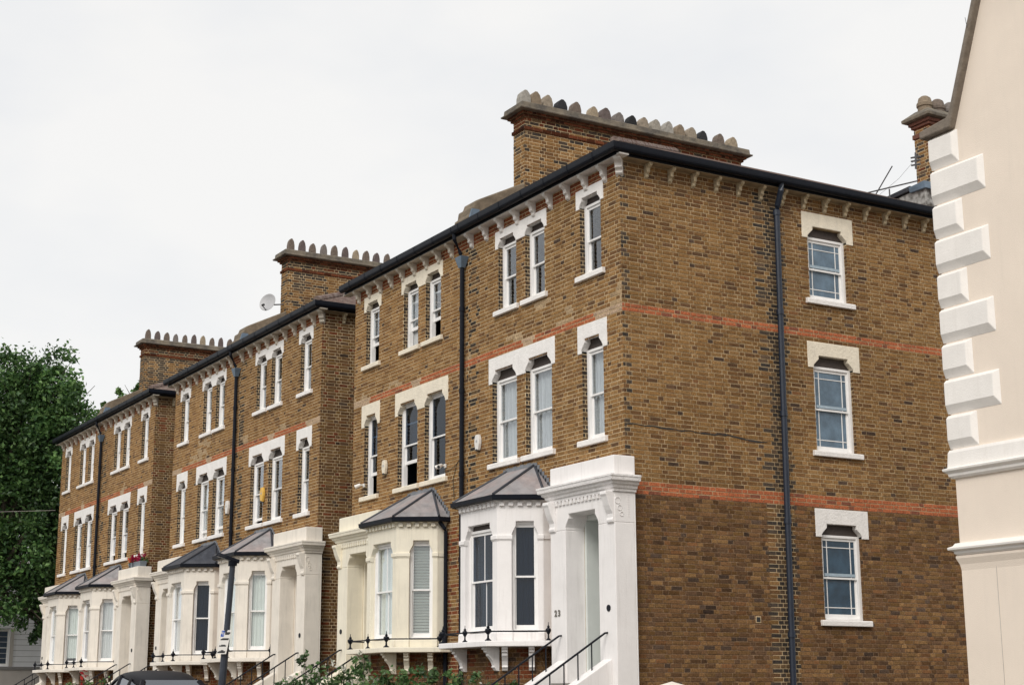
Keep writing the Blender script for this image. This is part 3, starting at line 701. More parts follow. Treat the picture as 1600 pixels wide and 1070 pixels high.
    for a, b, k in faces:
        Fr, L_ = seg(a, b)
        o0, o1 = (L_/2-.51, L_/2+.51) if k == 'f' else ((.26, .735) if k == 'n' else (L_-.735, L_-.26))
        bw.prism(Fr, head_poly(0, L_, zleg, zt, [(o0, o1, zn, .10 if k == 'f' else .075)]), -T, 0)
        bw.box(Fr, 0, o0, -T, 0, 2.56, zleg).box(Fr, o1, L_, -T, 0, 2.56, zleg).box(Fr, o0, o1, -T, .0, 2.56, zsill)
        for p, q in ((-.0, o0), (o1, L_)):
            MB().prism_u(Fr, [(-.05, 4.345), (.012, 4.345), (.014, 4.362), (.03, 4.37), (.03, 4.435), (.02, 4.445), (-.05, 4.445)], p-.015, q+.015).build('pier_capital', paint, BA, bevel=.004)
            MB().prism_u(Fr, [(-.03, 2.565), (.035, 2.565), (.03, 2.70), (.0, 2.76), (-.03, 2.76)], p-.012, q+.008).build('pier_base', paint, BA)
        order.append((Fr, L_, o0, o1, k))
    for a, b in ((plan[0], plan[1]), (plan[4], plan[5])):
        Fr, L_ = seg(a, b); bw.box(Fr, 0, L_, -T, 0, 2.56, zt); MB().box(Fr, .0, L_, -.05, .02, 4.367, 4.438).build('pier_capital', paint, BA)
    bw.build('bay_wall', paint, BA, bevel=.008)
    MB().sweep(F, plan, [(-.02, 5.02), (.015, 5.02), (.02, 5.05), (.075, 5.056), (.075, 5.10), (-.02, 5.10)]).build('cornice', paint, BA)
    for a, b in zip(plan[:-1], plan[1:]):
        Fr, L_ = seg(a, b); n = max(1, int(L_/.14))
        for i in range(n):
            u = (i+.5)*L_/n
            if L_ > .3: MB().box(Fr, u-.045, u+.045, -.02, .06, 4.965, 5.045).build('dentil', paint, BA, bevel=.006)
    # bay roof
    ev = offset(plan, .13); ze, zr = 5.155, 5.79
    V = [F(u, d, ze) for u, d in ev] + [F(BX-.5, 0.0, zr), F(BX+.5, 0.0, zr)]
    lo = 6 if ev[0][0] < ev[-1][0] else 7; hi = 13-lo
    rmat = M[sty.get('bayroof', 'slate')]; lmat = M['lead_dark']
    br = MB().add(V, [(0, 1, lo), (1, 2, lo), (2, 3, hi, lo), (3, 4, hi), (4, 5, hi)]).build('bay_roof', rmat, BA, recalc=False)
    for i, tgt in ((1, lo), (2, lo), (3, hi), (4, hi)):
        p, q = Vector(V[i]), Vector(V[tgt]); MB().tube([p+Vector((0, 0, .012)), q+Vector((0, 0, .012))], .026, 6).build('hip_roll', lmat, BA)
    # stepped lead flashing up the wall
    for sgn_ in (0, 1):
        p, q = (Vector(V[0]), Vector(V[lo])) if sgn_ == 0 else (Vector(V[5]), Vector(V[hi]))
        for i in range(9):
            c = p.lerp(q, (i+.6)/9.3); ww = .1
            pu = (c.x-cx)*sgn
            MB().box(F, pu-ww*.62, pu+ww*.62, .006, .02, c.z-.03, c.z+.09+.012*(i % 2)).build('flashing', M['lead'], BA)
    for i in range(8):
        u = BX-.46+i*.13; MB().box(F, u-.066, u+.064, .006, .019+.002*(i % 2), zr-.05, zr+.05+.015*(i % 2)).build('flashing', M['lead'], BA)
    MB().sweep(F, plan, [(.05, 5.10), (.10, 5.06), (.135, 5.055), (.165, 5.075), (.175, 5.15), (.165, 5.155), (.15, 5.12), (.06, 5.145)]).build('bay_gutter', M['iron'], BA)
    ins = sty['bay']
    # windows, seen one listed from the street-end side: slanted (near), front, slanted (far)
    if order[0][0].o.x < order[2][0].o.x: order = order[::-1]
    for (Fr, L_, o0, o1, k), bay in zip(order, ins):
        wdw = sash_window(Fr, BA, o0-.0, o1+.0, zsill+.02, 4.60 if bay.get('head') else zn, setb=.10, jamb=.05, st=.038, glass=bay.get('glass', 'glass'), bars=bay.get('bars', 'plain'), inside=bay.get('inside'), headz=zn if bay.get('head') else None, openup=bay.get('open', 0), name='window')
        if bay.get('slats'):
            z = 4.66
            me = None
            while z > 2.80:
                if me is None:
                    so_ = MB().prism_u(Fr, [(-.255, z-.024), (-.249, z-.028), (-.215, z+.016), (-.221, z+.020)], o0+.0, o1-.0).build('blind_slat', M['net'], BA); me = so_; z00 = z
                else:
                    c_ = me.copy(); COL.objects.link(c_); c_.parent = BA; c_.location.z = z-z00
                z -= .058
    if left and sty.get('baypipe'):
        u = BX+hw+.10
        MB().tube([F(u-.05, .20, 5.08), F(u, .10, 4.92), F(u, .075, 4.85), F(u, .075, g0)], .042, 8).build('downpipe', M['iron'], BA)
    # ---- balcony slab, brackets and ironwork
    BL = empty_part('balcony', root)
    sp = offset(plan, .35)
    sp = [(u, max(d, .004)) for u, d in sp]
    MB().prism_z(F, sp, 2.462, 2.56).build('slab', paint, BL, bevel=.012)
    kb = [(-.0, 2.462), (.31, 2.462), (.315, 2.42), (.27, 2.40), (.275, 2.37), (.225, 2.35), (.225, 2.31), (.18, 2.27), (.13, 2.21), (.10, 2.14), (.115, 2.11), (.085, 2.085), (.06, 2.05), (0, 2.04)]
    base = MB()
    bbr = []
    def bc(u, z):
        k = vnoise(u*3+bi, z*4, 1)
        return pick(REDP, REDW)*.38 if k > .66 else (pick(STOCK, STOCKW)*.7 if rng.random() < .3 else pick(DARKP, DARKW)*.8)
    bplan = offset(plan, -.06)
    for a, b in zip(bplan[:-1], bplan[1:]):
        Fr, L_ = seg(a, b)
        base.add([Fr(0, 0, ZG), Fr(L_, 0, ZG), Fr(L_, 0, 2.47), Fr(0, 0, 2.47)], [(0, 1, 2, 3)])
        bbr += bricks(Fr, 0, L_, .6, 2.46, [], bc)
        if L_ > .5:
            poss = (.20, L_-.10) if L_ < 1 else (.05, L_-.08)
            for u in poss: console(Fr, u, .105, kb, 'slab_bracket', paint, BL, bevel=.008)
    bw2 = base.build('bay_base', M['mortar_dark'], BL, recalc=False); brick_mesh(bbr, 'brickwork', BL)
    rl = offset(plan, .28); zr_ = 2.56
    fpts = []
    for i in (1, 2, 3, 4): fpts.append(rl[i])
    fpts.append(((rl[2][0]+rl[3][0])/2, (rl[2][1]+rl[3][1])/2))
    fin = [(.042, 0), (.042, .015), (.025, .025), (.014, .045), (.012, .095), (.02, .105), (.038, .14), (.043, .165), (.036, .185), (.016, .195), (.022, .21), (.016, .225), (.006, .24), (.004, .285)]
    for i, (u, d) in enumerate(fpts):
        big = 1.4 if i in (1, 2, 3) else 1.15
        MB().lathe(F(u, d, zr_), [(r*big, z*(1.12 if i < 4 else 1.04)) for r, z in fin], 8).build('finial', M['iron'], BL)
        if i in (1, 2):   # leafed bosses at the corners
            for k_ in range(5):
                t = k_*1.257; MB().tube([F(u, d, zr_+.13), F(u+.045*math.cos(t), d+.045*math.sin(t), zr_+.165), F(u+.062*math.cos(t), d+.062*math.sin(t), zr_+.15)], [.014, .012, .005], 5).build('boss_leaf', M['iron'], BL)
    mb = MB(); mb.tube([F(u, d, zr_+.165) for u, d in rl[1:5]], .015, 6); mb.build('rail', M['iron'], BL)
    # ---- side-wall windows of the end house
    if not left and bi == 0:
        for i, (zs, zl, zt2, lm) in enumerate(((8.89, 10.07, 10.584, 'lintel_cream'), (6.0, 7.553, 8.053, 'lintel_cream'), (2.927, 4.41, 4.927, 'lintel'))):
            lintel(S, 4.166, 5.445, zl, zt2, [(4.30, 5.28, zl+.24, .13)], M[lm])
            sash_window(S, root, 4.30, 5.28, zs, zl+.05, setb=.07, jamb=.075, st=.045, glass='frost' if i < 2 else 'frost_dark', bars='margin', meet=.5, sill=(4.189, 5.388), headz=zl+.24, sillmat='lintel')
            zb_, zz_ = zs+.035, zl+.05-.05; zm_ = zb_+(zz_-zb_)*.5
            MB().box(S, 4.30+.075+.045, 5.28-.075-.045, -.098, -.0935, zm_+.03, zm_+.085).build('sash_rail_strip', M['rail_strip'], root)  # added pale strip imitating the lower sash rail seen through the upper panes
        # the crack, the vent hole and a cable
        pts = []; 
        for i in range(40):
            t = i/39; pts.append((.02+3.1*t, 6.155-.10*t+.05*(vnoise(t*16, 1.5, 2)-.5)+(.03 if .62 < t < .74 else 0)))
        cr_ = MB(); w = [.006+.010*rng.random() for _ in pts]
        cr_.add([S(u, .0115, z-w[i]) for i, (u, z) in enumerate(pts)]+[S(u, .0115, z+w[i]) for i, (u, z) in enumerate(pts)], [(i, i+1, 41+i, 40+i) for i in range(39)])
        cr_.build('crack', M['ink'], root, recalc=False)
        vh = MB().box(S, 2.715, 2.80, -.0, .012, 2.855, 2.94); vh.build('vent', M['ink'], root)
        MB().box(S, 2.70, 2.815, 0, .0105, 2.84, 2.955).build('vent_frame', M['mortar'], root)
        # number 23 on the pier
        for tx, u in (('2', 1.615), ('3', 1.505)):
            cu = bpy.data.curves.new('house_number', 'FONT'); cu.body = tx; cu.size = .15; cu.extrude = .006; cu.offset = .005; cu.align_x = 'CENTER'
            to = bpy.data.objects.new('house_number', cu); COL.objects.link(to); to.data.materials.append(M['number'])
            to.location = F(u, d1+.007, 2.955); to.rotation_euler = (math.pi/2, 0, 0); to.parent = PO; to.scale = (1.0, 1.0, 1)
    fix_parts(root)
    return root
PARTS = []
def empty_part(name, root):
    o = bpy.data.objects.new(name, None); COL.objects.link(o); o.parent = root; o.empty_display_size = .1; return o
def fix_parts(root):
    inv = Matrix.Translation(root.location).inverted()
    for c in root.children: c.matrix_parent_inverse = inv
cur = ('curtain', .5, 1.0)
houses = []
N6 = [None]*6
HS = [
 (0, 0.0, False, dict(paint='white', lintel='lintel', open=[0, 0, 0, 0, 0, 0], inside=[None, None, None, ('curtain_grey', 1, 1), ('curtain_grey', 1, 1), ('curtain_grey', 1, 1)],
   bay=[dict(glass='glass_dark', inside=('navy', 1, 1)), dict(bars='vertical', head=True, glass='glass_dark'), dict(inside=('curtain', .9, 1))]),
   'near end brick house with pure white portico numbered 23 and windowed side wall'),
 (0, 0.0, True, dict(paint='cream', lintel='lintel_cream', glass=['glass', 'glass', 'glass', 'glass_dark', 'glass_dark', 'glass_dark'], full=True, baypipe=True, open=[.75, .7, .7, .55, .6, 0], inside=[None, ('curtain_grey', .4, 1), None, None, None, None],
   bay=[dict(slats=True), dict(bars='vertical', inside=('net', 1, 1)), dict(inside=('net', 1, 1))]),
   'brick house with yellowish cream portico and slatted bay blind, adjoining the white number 23 house'),
 (1, -12.92, False, dict(paint='offwhite', lintel='lintel', baypipe=False, open=[0, 0, 0, 0, 0, .12], inside=[('curtain_grey', .8, 1), ('curtain_grey', .6, 1), ('curtain', .5, 1), ('curtain_grey', .8, 1), ('curtain', .5, 1), None],
   bay=[dict(inside=('net', 1, 1)), dict(inside=('net', 1, 1)), dict(inside=('net', 1, 1))]),
   'middle brick house with grey bay roof and satellite dish beside its chimney'),
 (1, -12.92, True, dict(paint='offwhite', lintel='lintel', baypipe=False, bayroof='slate_dark', open=[0, 0, 0, 0, .2, .2], inside=[('curtain', .8, 1), ('curtain', .6, 1), ('curtain_grey', .8, 1), ('curtain', .9, 1), ('curtain', .5, 1), ('curtain_grey', .6, 1)],
   bay=[dict(glass='glass_dark', inside=('navy', 1, 1)), dict(inside=('curtain', .8, 1)), dict(inside=('net', 1, 1))]),
   'middle brick house with blue-black bay roof behind the parking sign'),
 (2, -25.84, False, dict(paint='offwhite', lintel='lintel', baypipe=False, open=[.1, 0, 0, .3, .25, .25], inside=[None, None, None, ('curtain', .8, 1), None, ('curtain_grey', .7, 1)],
   bay=[dict(inside=('curtain', .9, 1)), dict(inside=('curtain_grey', .7, 1)), dict(inside=('net', 1, 1))]),
   'far brick house with red flower box on its portico'),
 (2, -25.84, True, dict(paint='offwhite', lintel='lintel', baypipe=False, open=[0]*6, inside=[('curtain', 1, 1), ('curtain', 1, 1), ('curtain', 1, 1), ('curtain', .9, 1), ('curtain', .8, 1), ('curtain', .8, 1)],
   bay=[dict(inside=('net', 1, .9)), dict(inside=('net', .8, 1)), dict(inside=('net', 1, 1))]),
   'farthest brick house, its end wall against the big tree'),
]
for h in HS: houses.append(build_house(*h))
#SECOND
# ---------------------------------------------------------------- rear wing and what shows above the roof (parts of the end house)
h0 = houses[0]
cxl, cxr, y0, y1 = -2.82, -2.36, 10.2, 12.4
rc = MB().box(WF, cxl, cxr, y0, y1, 9.8, 14.36).build('chimney', M['mortar'], h0)
Fc = Frame((cxr, y0, 0), (-1, 0, 0), (0, -1, 0)); Sc = Frame((cxr, y0, 0), (0, 1, 0), (1, 0, 0))
def cc2(u, z):
    if 14.0 < z < 14.12 or z > 14.22 or 12.55 < z < 12.65: return pick(REDP, REDW)*.5
    return pick(SOOT, SOOTW)*1.5 if rng.random() < .5 else (pick(REDP, REDW)*.4 if rng.random() < .25 else pick(STOCK, STOCKW))
brick_mesh(bricks(Fc, 0, .46, 10.5, 14.35, [], cc2) + bricks(Sc, 0, 2.2, 10.5, 14.35, [], cc2), 'brickwork', rc)
for za, zb, e in ((14.0, 14.11, .035), (14.24, 14.31, .05), (14.31, 14.39, .09)): MB().box(WF, cxl-e, cxr+e, y0-e, y1+e, za, zb).build('corbel_course', mat('corbel_red', (.16, .062, .04), .9, .5, 18, .5, 40), rc, bevel=.01)
vs = []; rings = [(.12, 14.392), (.19, 14.41), (.20, 14.48), (.10, 14.56), (-.02, 14.66)]
for e, z in rings: vs += [(cxl-e, y0-e, z), (cxr+e, y0-e, z), (cxr+e, y1+e, z), (cxl-e, y1+e, z)]
fs = [(0, 1, 2, 3), tuple(range(len(vs)-4, len(vs)))]
for i in range(len(rings)-1):
    for j in range(4): fs.append((4*i+j, 4*i+(j+1) % 4, 4*i+4+(j+1) % 4, 4*i+4+j))
MB().add(vs, fs).build('chimney_cap', M['cap'], rc, bevel=.012)
for i in range(5):
    c = (-2.59, 10.36+.40*i, 14.56)
    MB().lathe(c, [(.17, 0), (.165, .18), (.19, .2), (.19, .27), (.165, .30), (.14, .40), (.08, .45), (.02, .46)], 14).build('chimney_pot', POTM[[1, 4, 7, 2, 5][i]], rc)
WFx = Frame((0, 8.9, 0), (1, 0, 0), (0, 1, 0))
MB().prism(WFx, [(-2.75, 11.3), (-2.72, 12.18), (-1.72, 12.24), (-1.33, 12.2), (-1.36, 11.3)], 0, .3).build('rear_parapet', M['brokenrender'], h0, bevel=.01)
MB().prism(WFx, [(-2.85, 12.20), (-2.80, 12.30), (-1.74, 12.37), (-1.70, 12.26)], -.05, .35).build('parapet_lead', M['lead_dark'], h0, bevel=.01)
MB().prism(WFx, [(-1.74, 12.20), (-1.76, 12.33), (-1.29, 12.36), (-1.26, 12.19)], -.07, .37).build('parapet_lead', M['hopper'], h0, bevel=.01)
fix_parts(h0)
ae = empty('aerial', (-1.9, 8.7, 11.8), 'thin metal television aerial rods leaning above the end house gutter', 'aerial')
for p, q, r in (((-3.09, 8.7, 12.53), (-1.35, 8.7, 12.34), .016), ((-2.07, 8.7, 12.89), (-2.73, 8.7, 12.30), .014)): MB().tube([p, q], r, 6).build('rod', M['aerial'], ae)
MB().tube([(-1.36, 8.7, 12.98), (-1.38, 8.7, 12.62)], .022, 6).build('mast', M['aerial'], ae)
for dz in (.05, .14, .22): MB().tube([(-1.46, 8.65, 12.66+dz), (-1.28, 8.75, 12.66+dz)], .02, 6).build('element', M['aerial'], ae)
MB().tube([(-2.5, 8.7, 12.36), (-1.9, 8.7, 12.55), (-1.44, 8.7, 12.80)], .004, 4).build('guy_wire', M['aerial'], ae)
MB().tube([(-2.2, 8.7, 12.4), (-2.2, 8.7, 11.0)], .016, 6).build('mast', M['aerial'], ae)
settle(ae)

# ---------------------------------------------------------------- the cream stucco house on the right
ph = empty('stucco_house', (11, 1, 0), 'pinkish cream stucco gabled house with chamfered white quoins at the right edge', 'house')
PX, PY, PE = 8.83, -1.5, 15.2
P = Frame((PX, PY, 0), (1, 0, 0), (0, -1, 0))
gs = 2.65
pw = MB()
gable = [(0, -.4), (PE-PX, -.4), (PE-PX, 8.2), (PE-PX-.34, 8.2), ((PE-PX)/2, 8.2+gs*((PE-PX)/2-.34)), (.34, 8.2), (.0, 8.2)]
pw._pr([P(u, 0, z) for u, z in gable], [P(u, -9, z) for u, z in gable])
pw.build('wall', M['pink'], ph)
zs = [8.19, 7.77, 7.335, 6.91, 6.483, 6.055, 5.63, 5.205, 4.783, 4.37]
for i in range(9):
    zt, zb = zs[i]-.004, zs[i+1]+.004; w = .40 if i % 2 == 0 else .77; c = .105; e = .06; lo_ = -.05
    A = [(lo_, zb), (w, zb), (w, zt), (lo_, zt)]; B = [(lo_+.02, zb+c), (w-c*.6, zb+c), (w-c*.6, zt-.045), (lo_+.02, zt-.045)]
    q = MB(); q.add([P(u, .0, z) for u, z in A]+[P(u, e, z) for u, z in B], [(0, 1, 5, 4), (1, 2, 6, 5), (2, 3, 7, 6), (3, 0, 4, 7), (4, 5, 6, 7), (3, 2, 1, 0)])
    Q2 = Frame((PX, PY, 0), (0, 1, 0), (-1, 0, 0)); ww = .77 if i % 2 == 0 else .40
    q.box(Q2, -.0, ww, .0, .045, zb+.03, zt-.02)
    q.build('quoin', M['quoin'], ph, bevel=.008)
    MB().box(Q2, 0, .3, .0, .012, zb, zt).build('quoin_return', M['quoin'], ph)
pth = [(PE-PX, 0), (0, 0), (0, -9)]
def pside(prof, name, m):
    p = pth if offset(pth, .1)[0][1] > 0 else pth[::-1]
    MB().sweep(P, p, prof).build(name, m, ph, bevel=.004)
pside([(-.02, 4.03), (.03, 4.035), (.055, 4.06), (.06, 4.09), (.10, 4.12), (.105, 4.145), (.06, 4.16), (.05, 4.33), (.035, 4.365), (-.02, 4.375)], 'string_course', M['quoin'])
pside([(-.02, 3.15), (.03, 3.155), (.05, 3.175), (.055, 3.20), (.10, 3.215), (.105, 3.24), (.06, 3.26), (.04, 3.29), (-.02, 3.30)], 'string_course', M['quoin'])
pside([(-.02, 2.6), (.0, 2.98), (.012, 3.05), (.04, 3.12), (.04, 3.148), (-.02, 3.148)], 'flare', M['pink'])
MB().box(P, .514, .52, 0, .003, -.3, 3.12).build('render_joint', M['grey_plinth'], ph)
kn = MB(); cpol = [(-.13, 8.19), (-.13, 8.29), (.31, 8.335), (.35, 8.36), ((PE-PX)/2, 8.36+gs*((PE-PX)/2-.35)), ((PE-PX)/2, 8.2+gs*((PE-PX)/2-.33)-.04), (.36, 8.195)]
kn._pr([P(u, .10, z) for u, z in cpol], [P(u, -.35, z) for u, z in cpol]); kn.build('coping', M['coping'], ph, bevel=.02)
for i in range(1, 7):
    t = i*.42; MB()._pr([P(.33+t, .103, 8.2+gs*t), P(.31+t, .103, 8.34+gs*t), P(.314+t, .103, 8.345+gs*t), P(.334+t, .103, 8.205+gs*t)], [P(.33+t, .10, 8.2+gs*t), P(.31+t, .10, 8.34+gs*t), P(.314+t, .10, 8.345+gs*t), P(.334+t, .10, 8.205+gs*t)]).build('coping_joint', M['ink'], ph)
settle(ph)

# ---------------------------------------------------------------- pale house beyond the tree
lh = empty('pale_house', (-52, 2, .5), 'pale grey lined-stucco house with small-paned windows behind the tree', 'house')
Lx = Frame((-49, 0, 0), (0, 1, 0), (1, 0, 0))
lw = MB(); hl = [(.35, 1.345, 2.98, 4.56), (2.86, 3.86, 2.98, 5.2), (-2.2, -1.2, 2.98, 4.56)]
wall_sheet(lw, Lx, -4.5, 8, 2.95, 6.6, hl, .15)
lw.add([Lx(-4.5, 0, 2.95), Lx(-4.5, -8, 2.95), Lx(-4.5, -8, 6.6), Lx(-4.5, 0, 6.6)], [(0, 1, 2, 3)])
lw.add([Lx(-4.5, -8, 2.95), Lx(8, -8, 2.95), Lx(8, -8, 6.6), Lx(-4.5, -8, 6.6)], [(0, 1, 2, 3)]).add([Lx(-4.5, 0, 6.6), Lx(8, 0, 6.6), Lx(8, -8, 6.6), Lx(-4.5, -8, 6.6)], [(0, 1, 2, 3)])
lw.build('wall', M['grey_stucco'], lh, recalc=False)
MB().box(Lx, -4.52, 8, -8, .06, .2, 2.82).build('plinth', M['grey_plinth'], lh)
MB().box(Lx, -4.55, 8, -.1, .10, 2.82, 2.955).build('string_course', M['groove'], lh, bevel=.01)
for z in (3.165, 3.398, 3.649, 3.882, 4.116, 4.35, 4.585, 4.82, 5.05):
    sp_ = [(-4.5, 8)]
    for a, b, c, d in hl:
        if c < z < d: sp_ = [s for p, q in sp_ for s in (((p, a), (b, q)) if p < a and b < q else ((p, q),))]
    for p, q in sp_: MB().box(Lx, p, q, 0, .004, z-.008, z+.008).build('groove', M['groove'], lh)
MB().box(Lx, 1.345, 1.50, 0, .05, 2.955, 4.6).build('pilaster', M['grey_plinth'], lh)
for a, b, c, d in hl: sash_window(Lx, lh, a, b, c, d, setb=.08, jamb=.06, st=.04, glass='glass_dark', bars='six')
rf = [(-.3, 6.6), (-4, 8.2), (-8.2, 6.6)]
MB()._pr([Lx(-4.7, d+.3, z) for d, z in rf], [Lx(8.2, d+.3, z) for d, z in rf]).build('roof', M['slate'], lh)
settle(lh)

# ---------------------------------------------------------------- foliage
def leaves(lobes, per, size, cols, seed, flat=.8, shell=.45):
    r = np.random.default_rng(seed); V = []; Fc = []; Cc = []
    for cx, cy, cz, rad in lobes:
        n = int(per*rad*rad)
        # sub-clumps make an uneven outline
        k = max(4, int(9*rad)); dirs = r.normal(size=(k, 3)); dirs /= np.linalg.norm(dirs, axis=1)[:, None]
        subs = np.array([cx, cy, cz]) + dirs*(rad*(shell+(1-shell)*r.random((k, 1))))
        sr = rad*r.uniform(.22, .42, k); tone = r.uniform(.55, 1.25, k)
        idx = r.integers(0, k, n)
        p = subs[idx] + r.normal(size=(n, 3))*sr[idx, None]*.62
        a = r.normal(size=(n, 3)); a[:, 2] *= .85; a /= np.linalg.norm(a, axis=1)[:, None]
        b = r.normal(size=(n, 3)); b[:, 2] *= flat; b -= a*(a*b).sum(1)[:, None]; b /= np.linalg.norm(b, axis=1)[:, None]
        s = size*r.uniform(.6, 1.3, n)[:, None]; nn = np.cross(a, b)
        q = np.stack([p-a*s*.55, p+b*s*.36+a*s*.02+nn*s*.10, p+a*s*.62, p-b*s*.36+a*s*.02+nn*s*.10], 1)
        ci = r.integers(0, len(cols), n); c = np.asarray(cols)[ci]*(tone[idx]*r.uniform(.75, 1.2, n))[:, None]
        V.append(q.reshape(-1, 3)); Cc.append(np.repeat(c, 4, 0))
    V = np.concatenate(V); Cc = np.concatenate(Cc); n = len(V)//4
    return V, [(4*i, 4*i+1, 4*i+2, 4*i+3) for i in range(n)], np.concatenate([Cc, np.ones((len(Cc), 1))], 1)
def leaf_obj(name, parent, data, m='leaf'):
    me = bpy.data.meshes.new(name); me.from_pydata(data[0].tolist(), [], data[1]); me.materials.append(M[m])
    at = me.color_attributes.new('bcol', 'FLOAT_COLOR', 'POINT'); at.data.foreach_set('color', data[2].astype(np.float32).ravel())
    o = bpy.data.objects.new(name, me); COL.objects.link(o); o.parent = parent; return o
GREEN = [(.088, .185, .05), (.12, .235, .064), (.068, .15, .048), (.175, .30, .095), (.05, .11, .04)]
def tree(name, base, lobes, per, size, label, seed, trunk_r, group=None, cols=GREEN):
    t = empty(name, base, label, 'tree', group)
    tr = MB(); b = Vector(base); rr = random.Random(seed)
    top = Vector((sum(l[0] for l in lobes)/len(lobes), sum(l[1] for l in lobes)/len(lobes), sum(l[2] for l in lobes)/len(lobes)))
    mid = b.lerp(top, .45); mid.z = b.z+(top.z-b.z)*.45
    tr.tube([b, b.lerp(mid, .5)+Vector((.1, -.1, 0)), mid, top], [trunk_r, trunk_r*.8, trunk_r*.62, trunk_r*.35], 9)
    for l in lobes:
        p = mid.lerp(top, rr.uniform(0, .9)); q = Vector(l[:3]); m_ = p.lerp(q, .5)+Vector((rr.uniform(-.3, .3), rr.uniform(-.3, .3), rr.uniform(.1, .5)))
        tr.tube([p, m_, q], [trunk_r*.35, trunk_r*.22, trunk_r*.08], 6)
        for _ in range(5):
            e = q+Vector((rr.uniform(-1, 1), rr.uniform(-1, 1), rr.uniform(-.7, 1)))*l[3]*.8
            tr.tube([m_.lerp(q, rr.uniform(.3, .9)), e], [trunk_r*.1, trunk_r*.03], 4)
    tr.build('trunk', M['bark'], t)
    leaf_obj('crown', t, leaves(lobes, per, size, cols, seed))
    settle(t); return t
LB = [(-42.1, .55, 14.75, 1.05), (-41.7, 1.45, 13.5, .95), (-41.75, 1.75, 12.6, .9), (-42.3, 1.9, 9.9, 1.0), (-42.6, 2.1, 8.2, 1.0), (-43.6, 1.75, 4.9, .75), (-44.3, .9, 4.9, .7), (-42.82, -.93, 14.2, 1.57), (-42.34, -.14, 14.25, 1.36), (-42.01, .87, 13.35, 1.18), (-42.6, .46, 12.1, 1.57), (-41.84, 1.4, 12.73, .84), (-43.24, -.39, 11.59, 1.83), (-42.59, 1.05, 10.82, 1.57), (-43.56, .1, 9.29, 1.83), (-42.94, 1.25, 9.03, 1.57), (-43.78, .52, 7.5, 1.7), (-43.23, 1.56, 7.24, 1.31), (-44.34, .24, 5.97, 1.44), (-43.73, 1.4, 5.71, 1.18), (-44.11, 1.26, 4.56, .63), (-43.74, -1.91, 13.13, 2.09), (-44.47, -1.79, 10.06, 2.36), (-44.94, -1.23, 7.0, 2.09), (-41.91, 1.75, 11.71, .84), (-43.2, 1.95, 6.34, .79),
      (-45.8, 1.2, 11.8, 1.9), (-46.2, 1.6, 9.0, 2.0), (-45.5, .4, 13.2, 1.6), (-46, 2.2, 6.9, 1.5), (-44.6, -3.6, 11.5, 2.1), (-45, -3.4, 8.6, 2.0)]
tree('plane_tree', (-45.9, -2.4, .5), LB, 1150, .165, 'large dense dark green tree at the far end of the street', 11, .38, 'trees behind the houses')
LC = [(-59.57, 9.47, 17.8, .60), (-59.94, 8.95, 17.45, .42), (-60.68, 8.12, 16.55, .55), (-61.03, 7.72, 16.15, .55), (-60.48, 8.64, 16.2, .8), (-59.47, 9.9, 17.45, .6), (-60.2, 9.2, 15.6, 1.3), (-60.6, 8.2, 14.6, 1.3), (-60, 10.5, 15.2, 1.5), (-60.4, 9.3, 13, 2)]
tree('distant_tree', (-60.3, 9.2, .5), LC, 420, .27, 'light green treetop showing behind the farthest chimney', 23, .3, 'trees behind the houses', cols=[(.09, .18, .04), (.12, .21, .055), (.07, .14, .04)])
# overhead wire across the tree
w_ = MB().tube([(-40.6, -3.6, 8.9), (-39.6, -1.6, 8.55), (-37.2, -.05, 8.45)], .006, 4).build('overhead_wire', M['grey_plinth']); tag(w_, 'thin pale wire running from the tree to the farthest house', 'wire')

# shrubs in the front gardens
def shrub(name, c, lobes, per, size, label, seed, flowers=None, cols=GREEN, stems=14, group='front garden shrubs'):
    s = empty(name, (c[0], c[1], gz(c[0])), label, 'shrub', group)
    L_ = [(c[0]+a, c[1]+b, z, r) for a, b, z, r in lobes]; rr = random.Random(seed); st = MB()
    for i in range(stems):
        l = L_[i % len(L_)]; st.tube([(c[0]+rr.uniform(-.2, .2), c[1]+rr.uniform(-.2, .2), gz(c[0])), (l[0]+rr.uniform(-.1, .1), l[1], l[2]*.6), (l[0]+rr.uniform(-.6, .6)*l[3], l[1]+rr.uniform(-.6, .6)*l[3], l[2]+rr.uniform(.2, 1.0)*l[3])], [.014, .01, .004], 5)
    st.build('stem', M['bark'], s)
    leaf_obj('foliage', s, leaves(L_, per, size, cols, seed, shell=.3))
    if flowers:
        leaf_obj('blossom', s, leaves([(l[0], l[1]-.05, l[2]+.05, l[3]*1.0) for l in L_ if l[3] > .15], flowers[0], flowers[1], flowers[2], seed+5, shell=.6), 'petal')
    settle(s); return s
SG = [(.08, .17, .05), (.12, .22, .07), (.06, .125, .045), (.16, .25, .09)]
shrub('flowering_shrub', (-3.75, -3.7, 0), [(-.25, -.45, 1.76, .36), (.0, 0, 1.88, .42), (.2, .35, 1.90, .38), (.3, .5, 2.2, .17), (-.35, -.75, 1.66, .32), (-.1, -.45, 2.22, .15), (.35, .75, 1.8, .3), (0, 0, 1.3, .5)], 2600, .08, 'white flowering rose shrub rising beside the cream portico steps', 3, (260, .07, [(.80, .78, .68), (.75, .75, .60)]), SG)
shrub('leafy_shrub', (-2.9, -2.45, 0), [(-.35, -.45, 1.72, .34), (.1, 0, 1.78, .32), (.3, .3, 1.88, .24), (.42, .5, 1.78, .26), (-.15, -.2, 1.8, .25), (0, 0, 1.3, .4)], 2600, .08, 'low green shrub in front of the cream bay brackets', 4, None, SG)
shrub('green_shrub', (-2.25, -1.75, 0), [(.0, .0, 1.78, .24), (.2, .25, 1.72, .25), (.35, .5, 1.68, .22), (0, 0, 1.2, .35)], 2600, .08, 'small green shrub beneath the white balcony corner', 6, (60, .05, [(.8, .78, .7)]), SG)
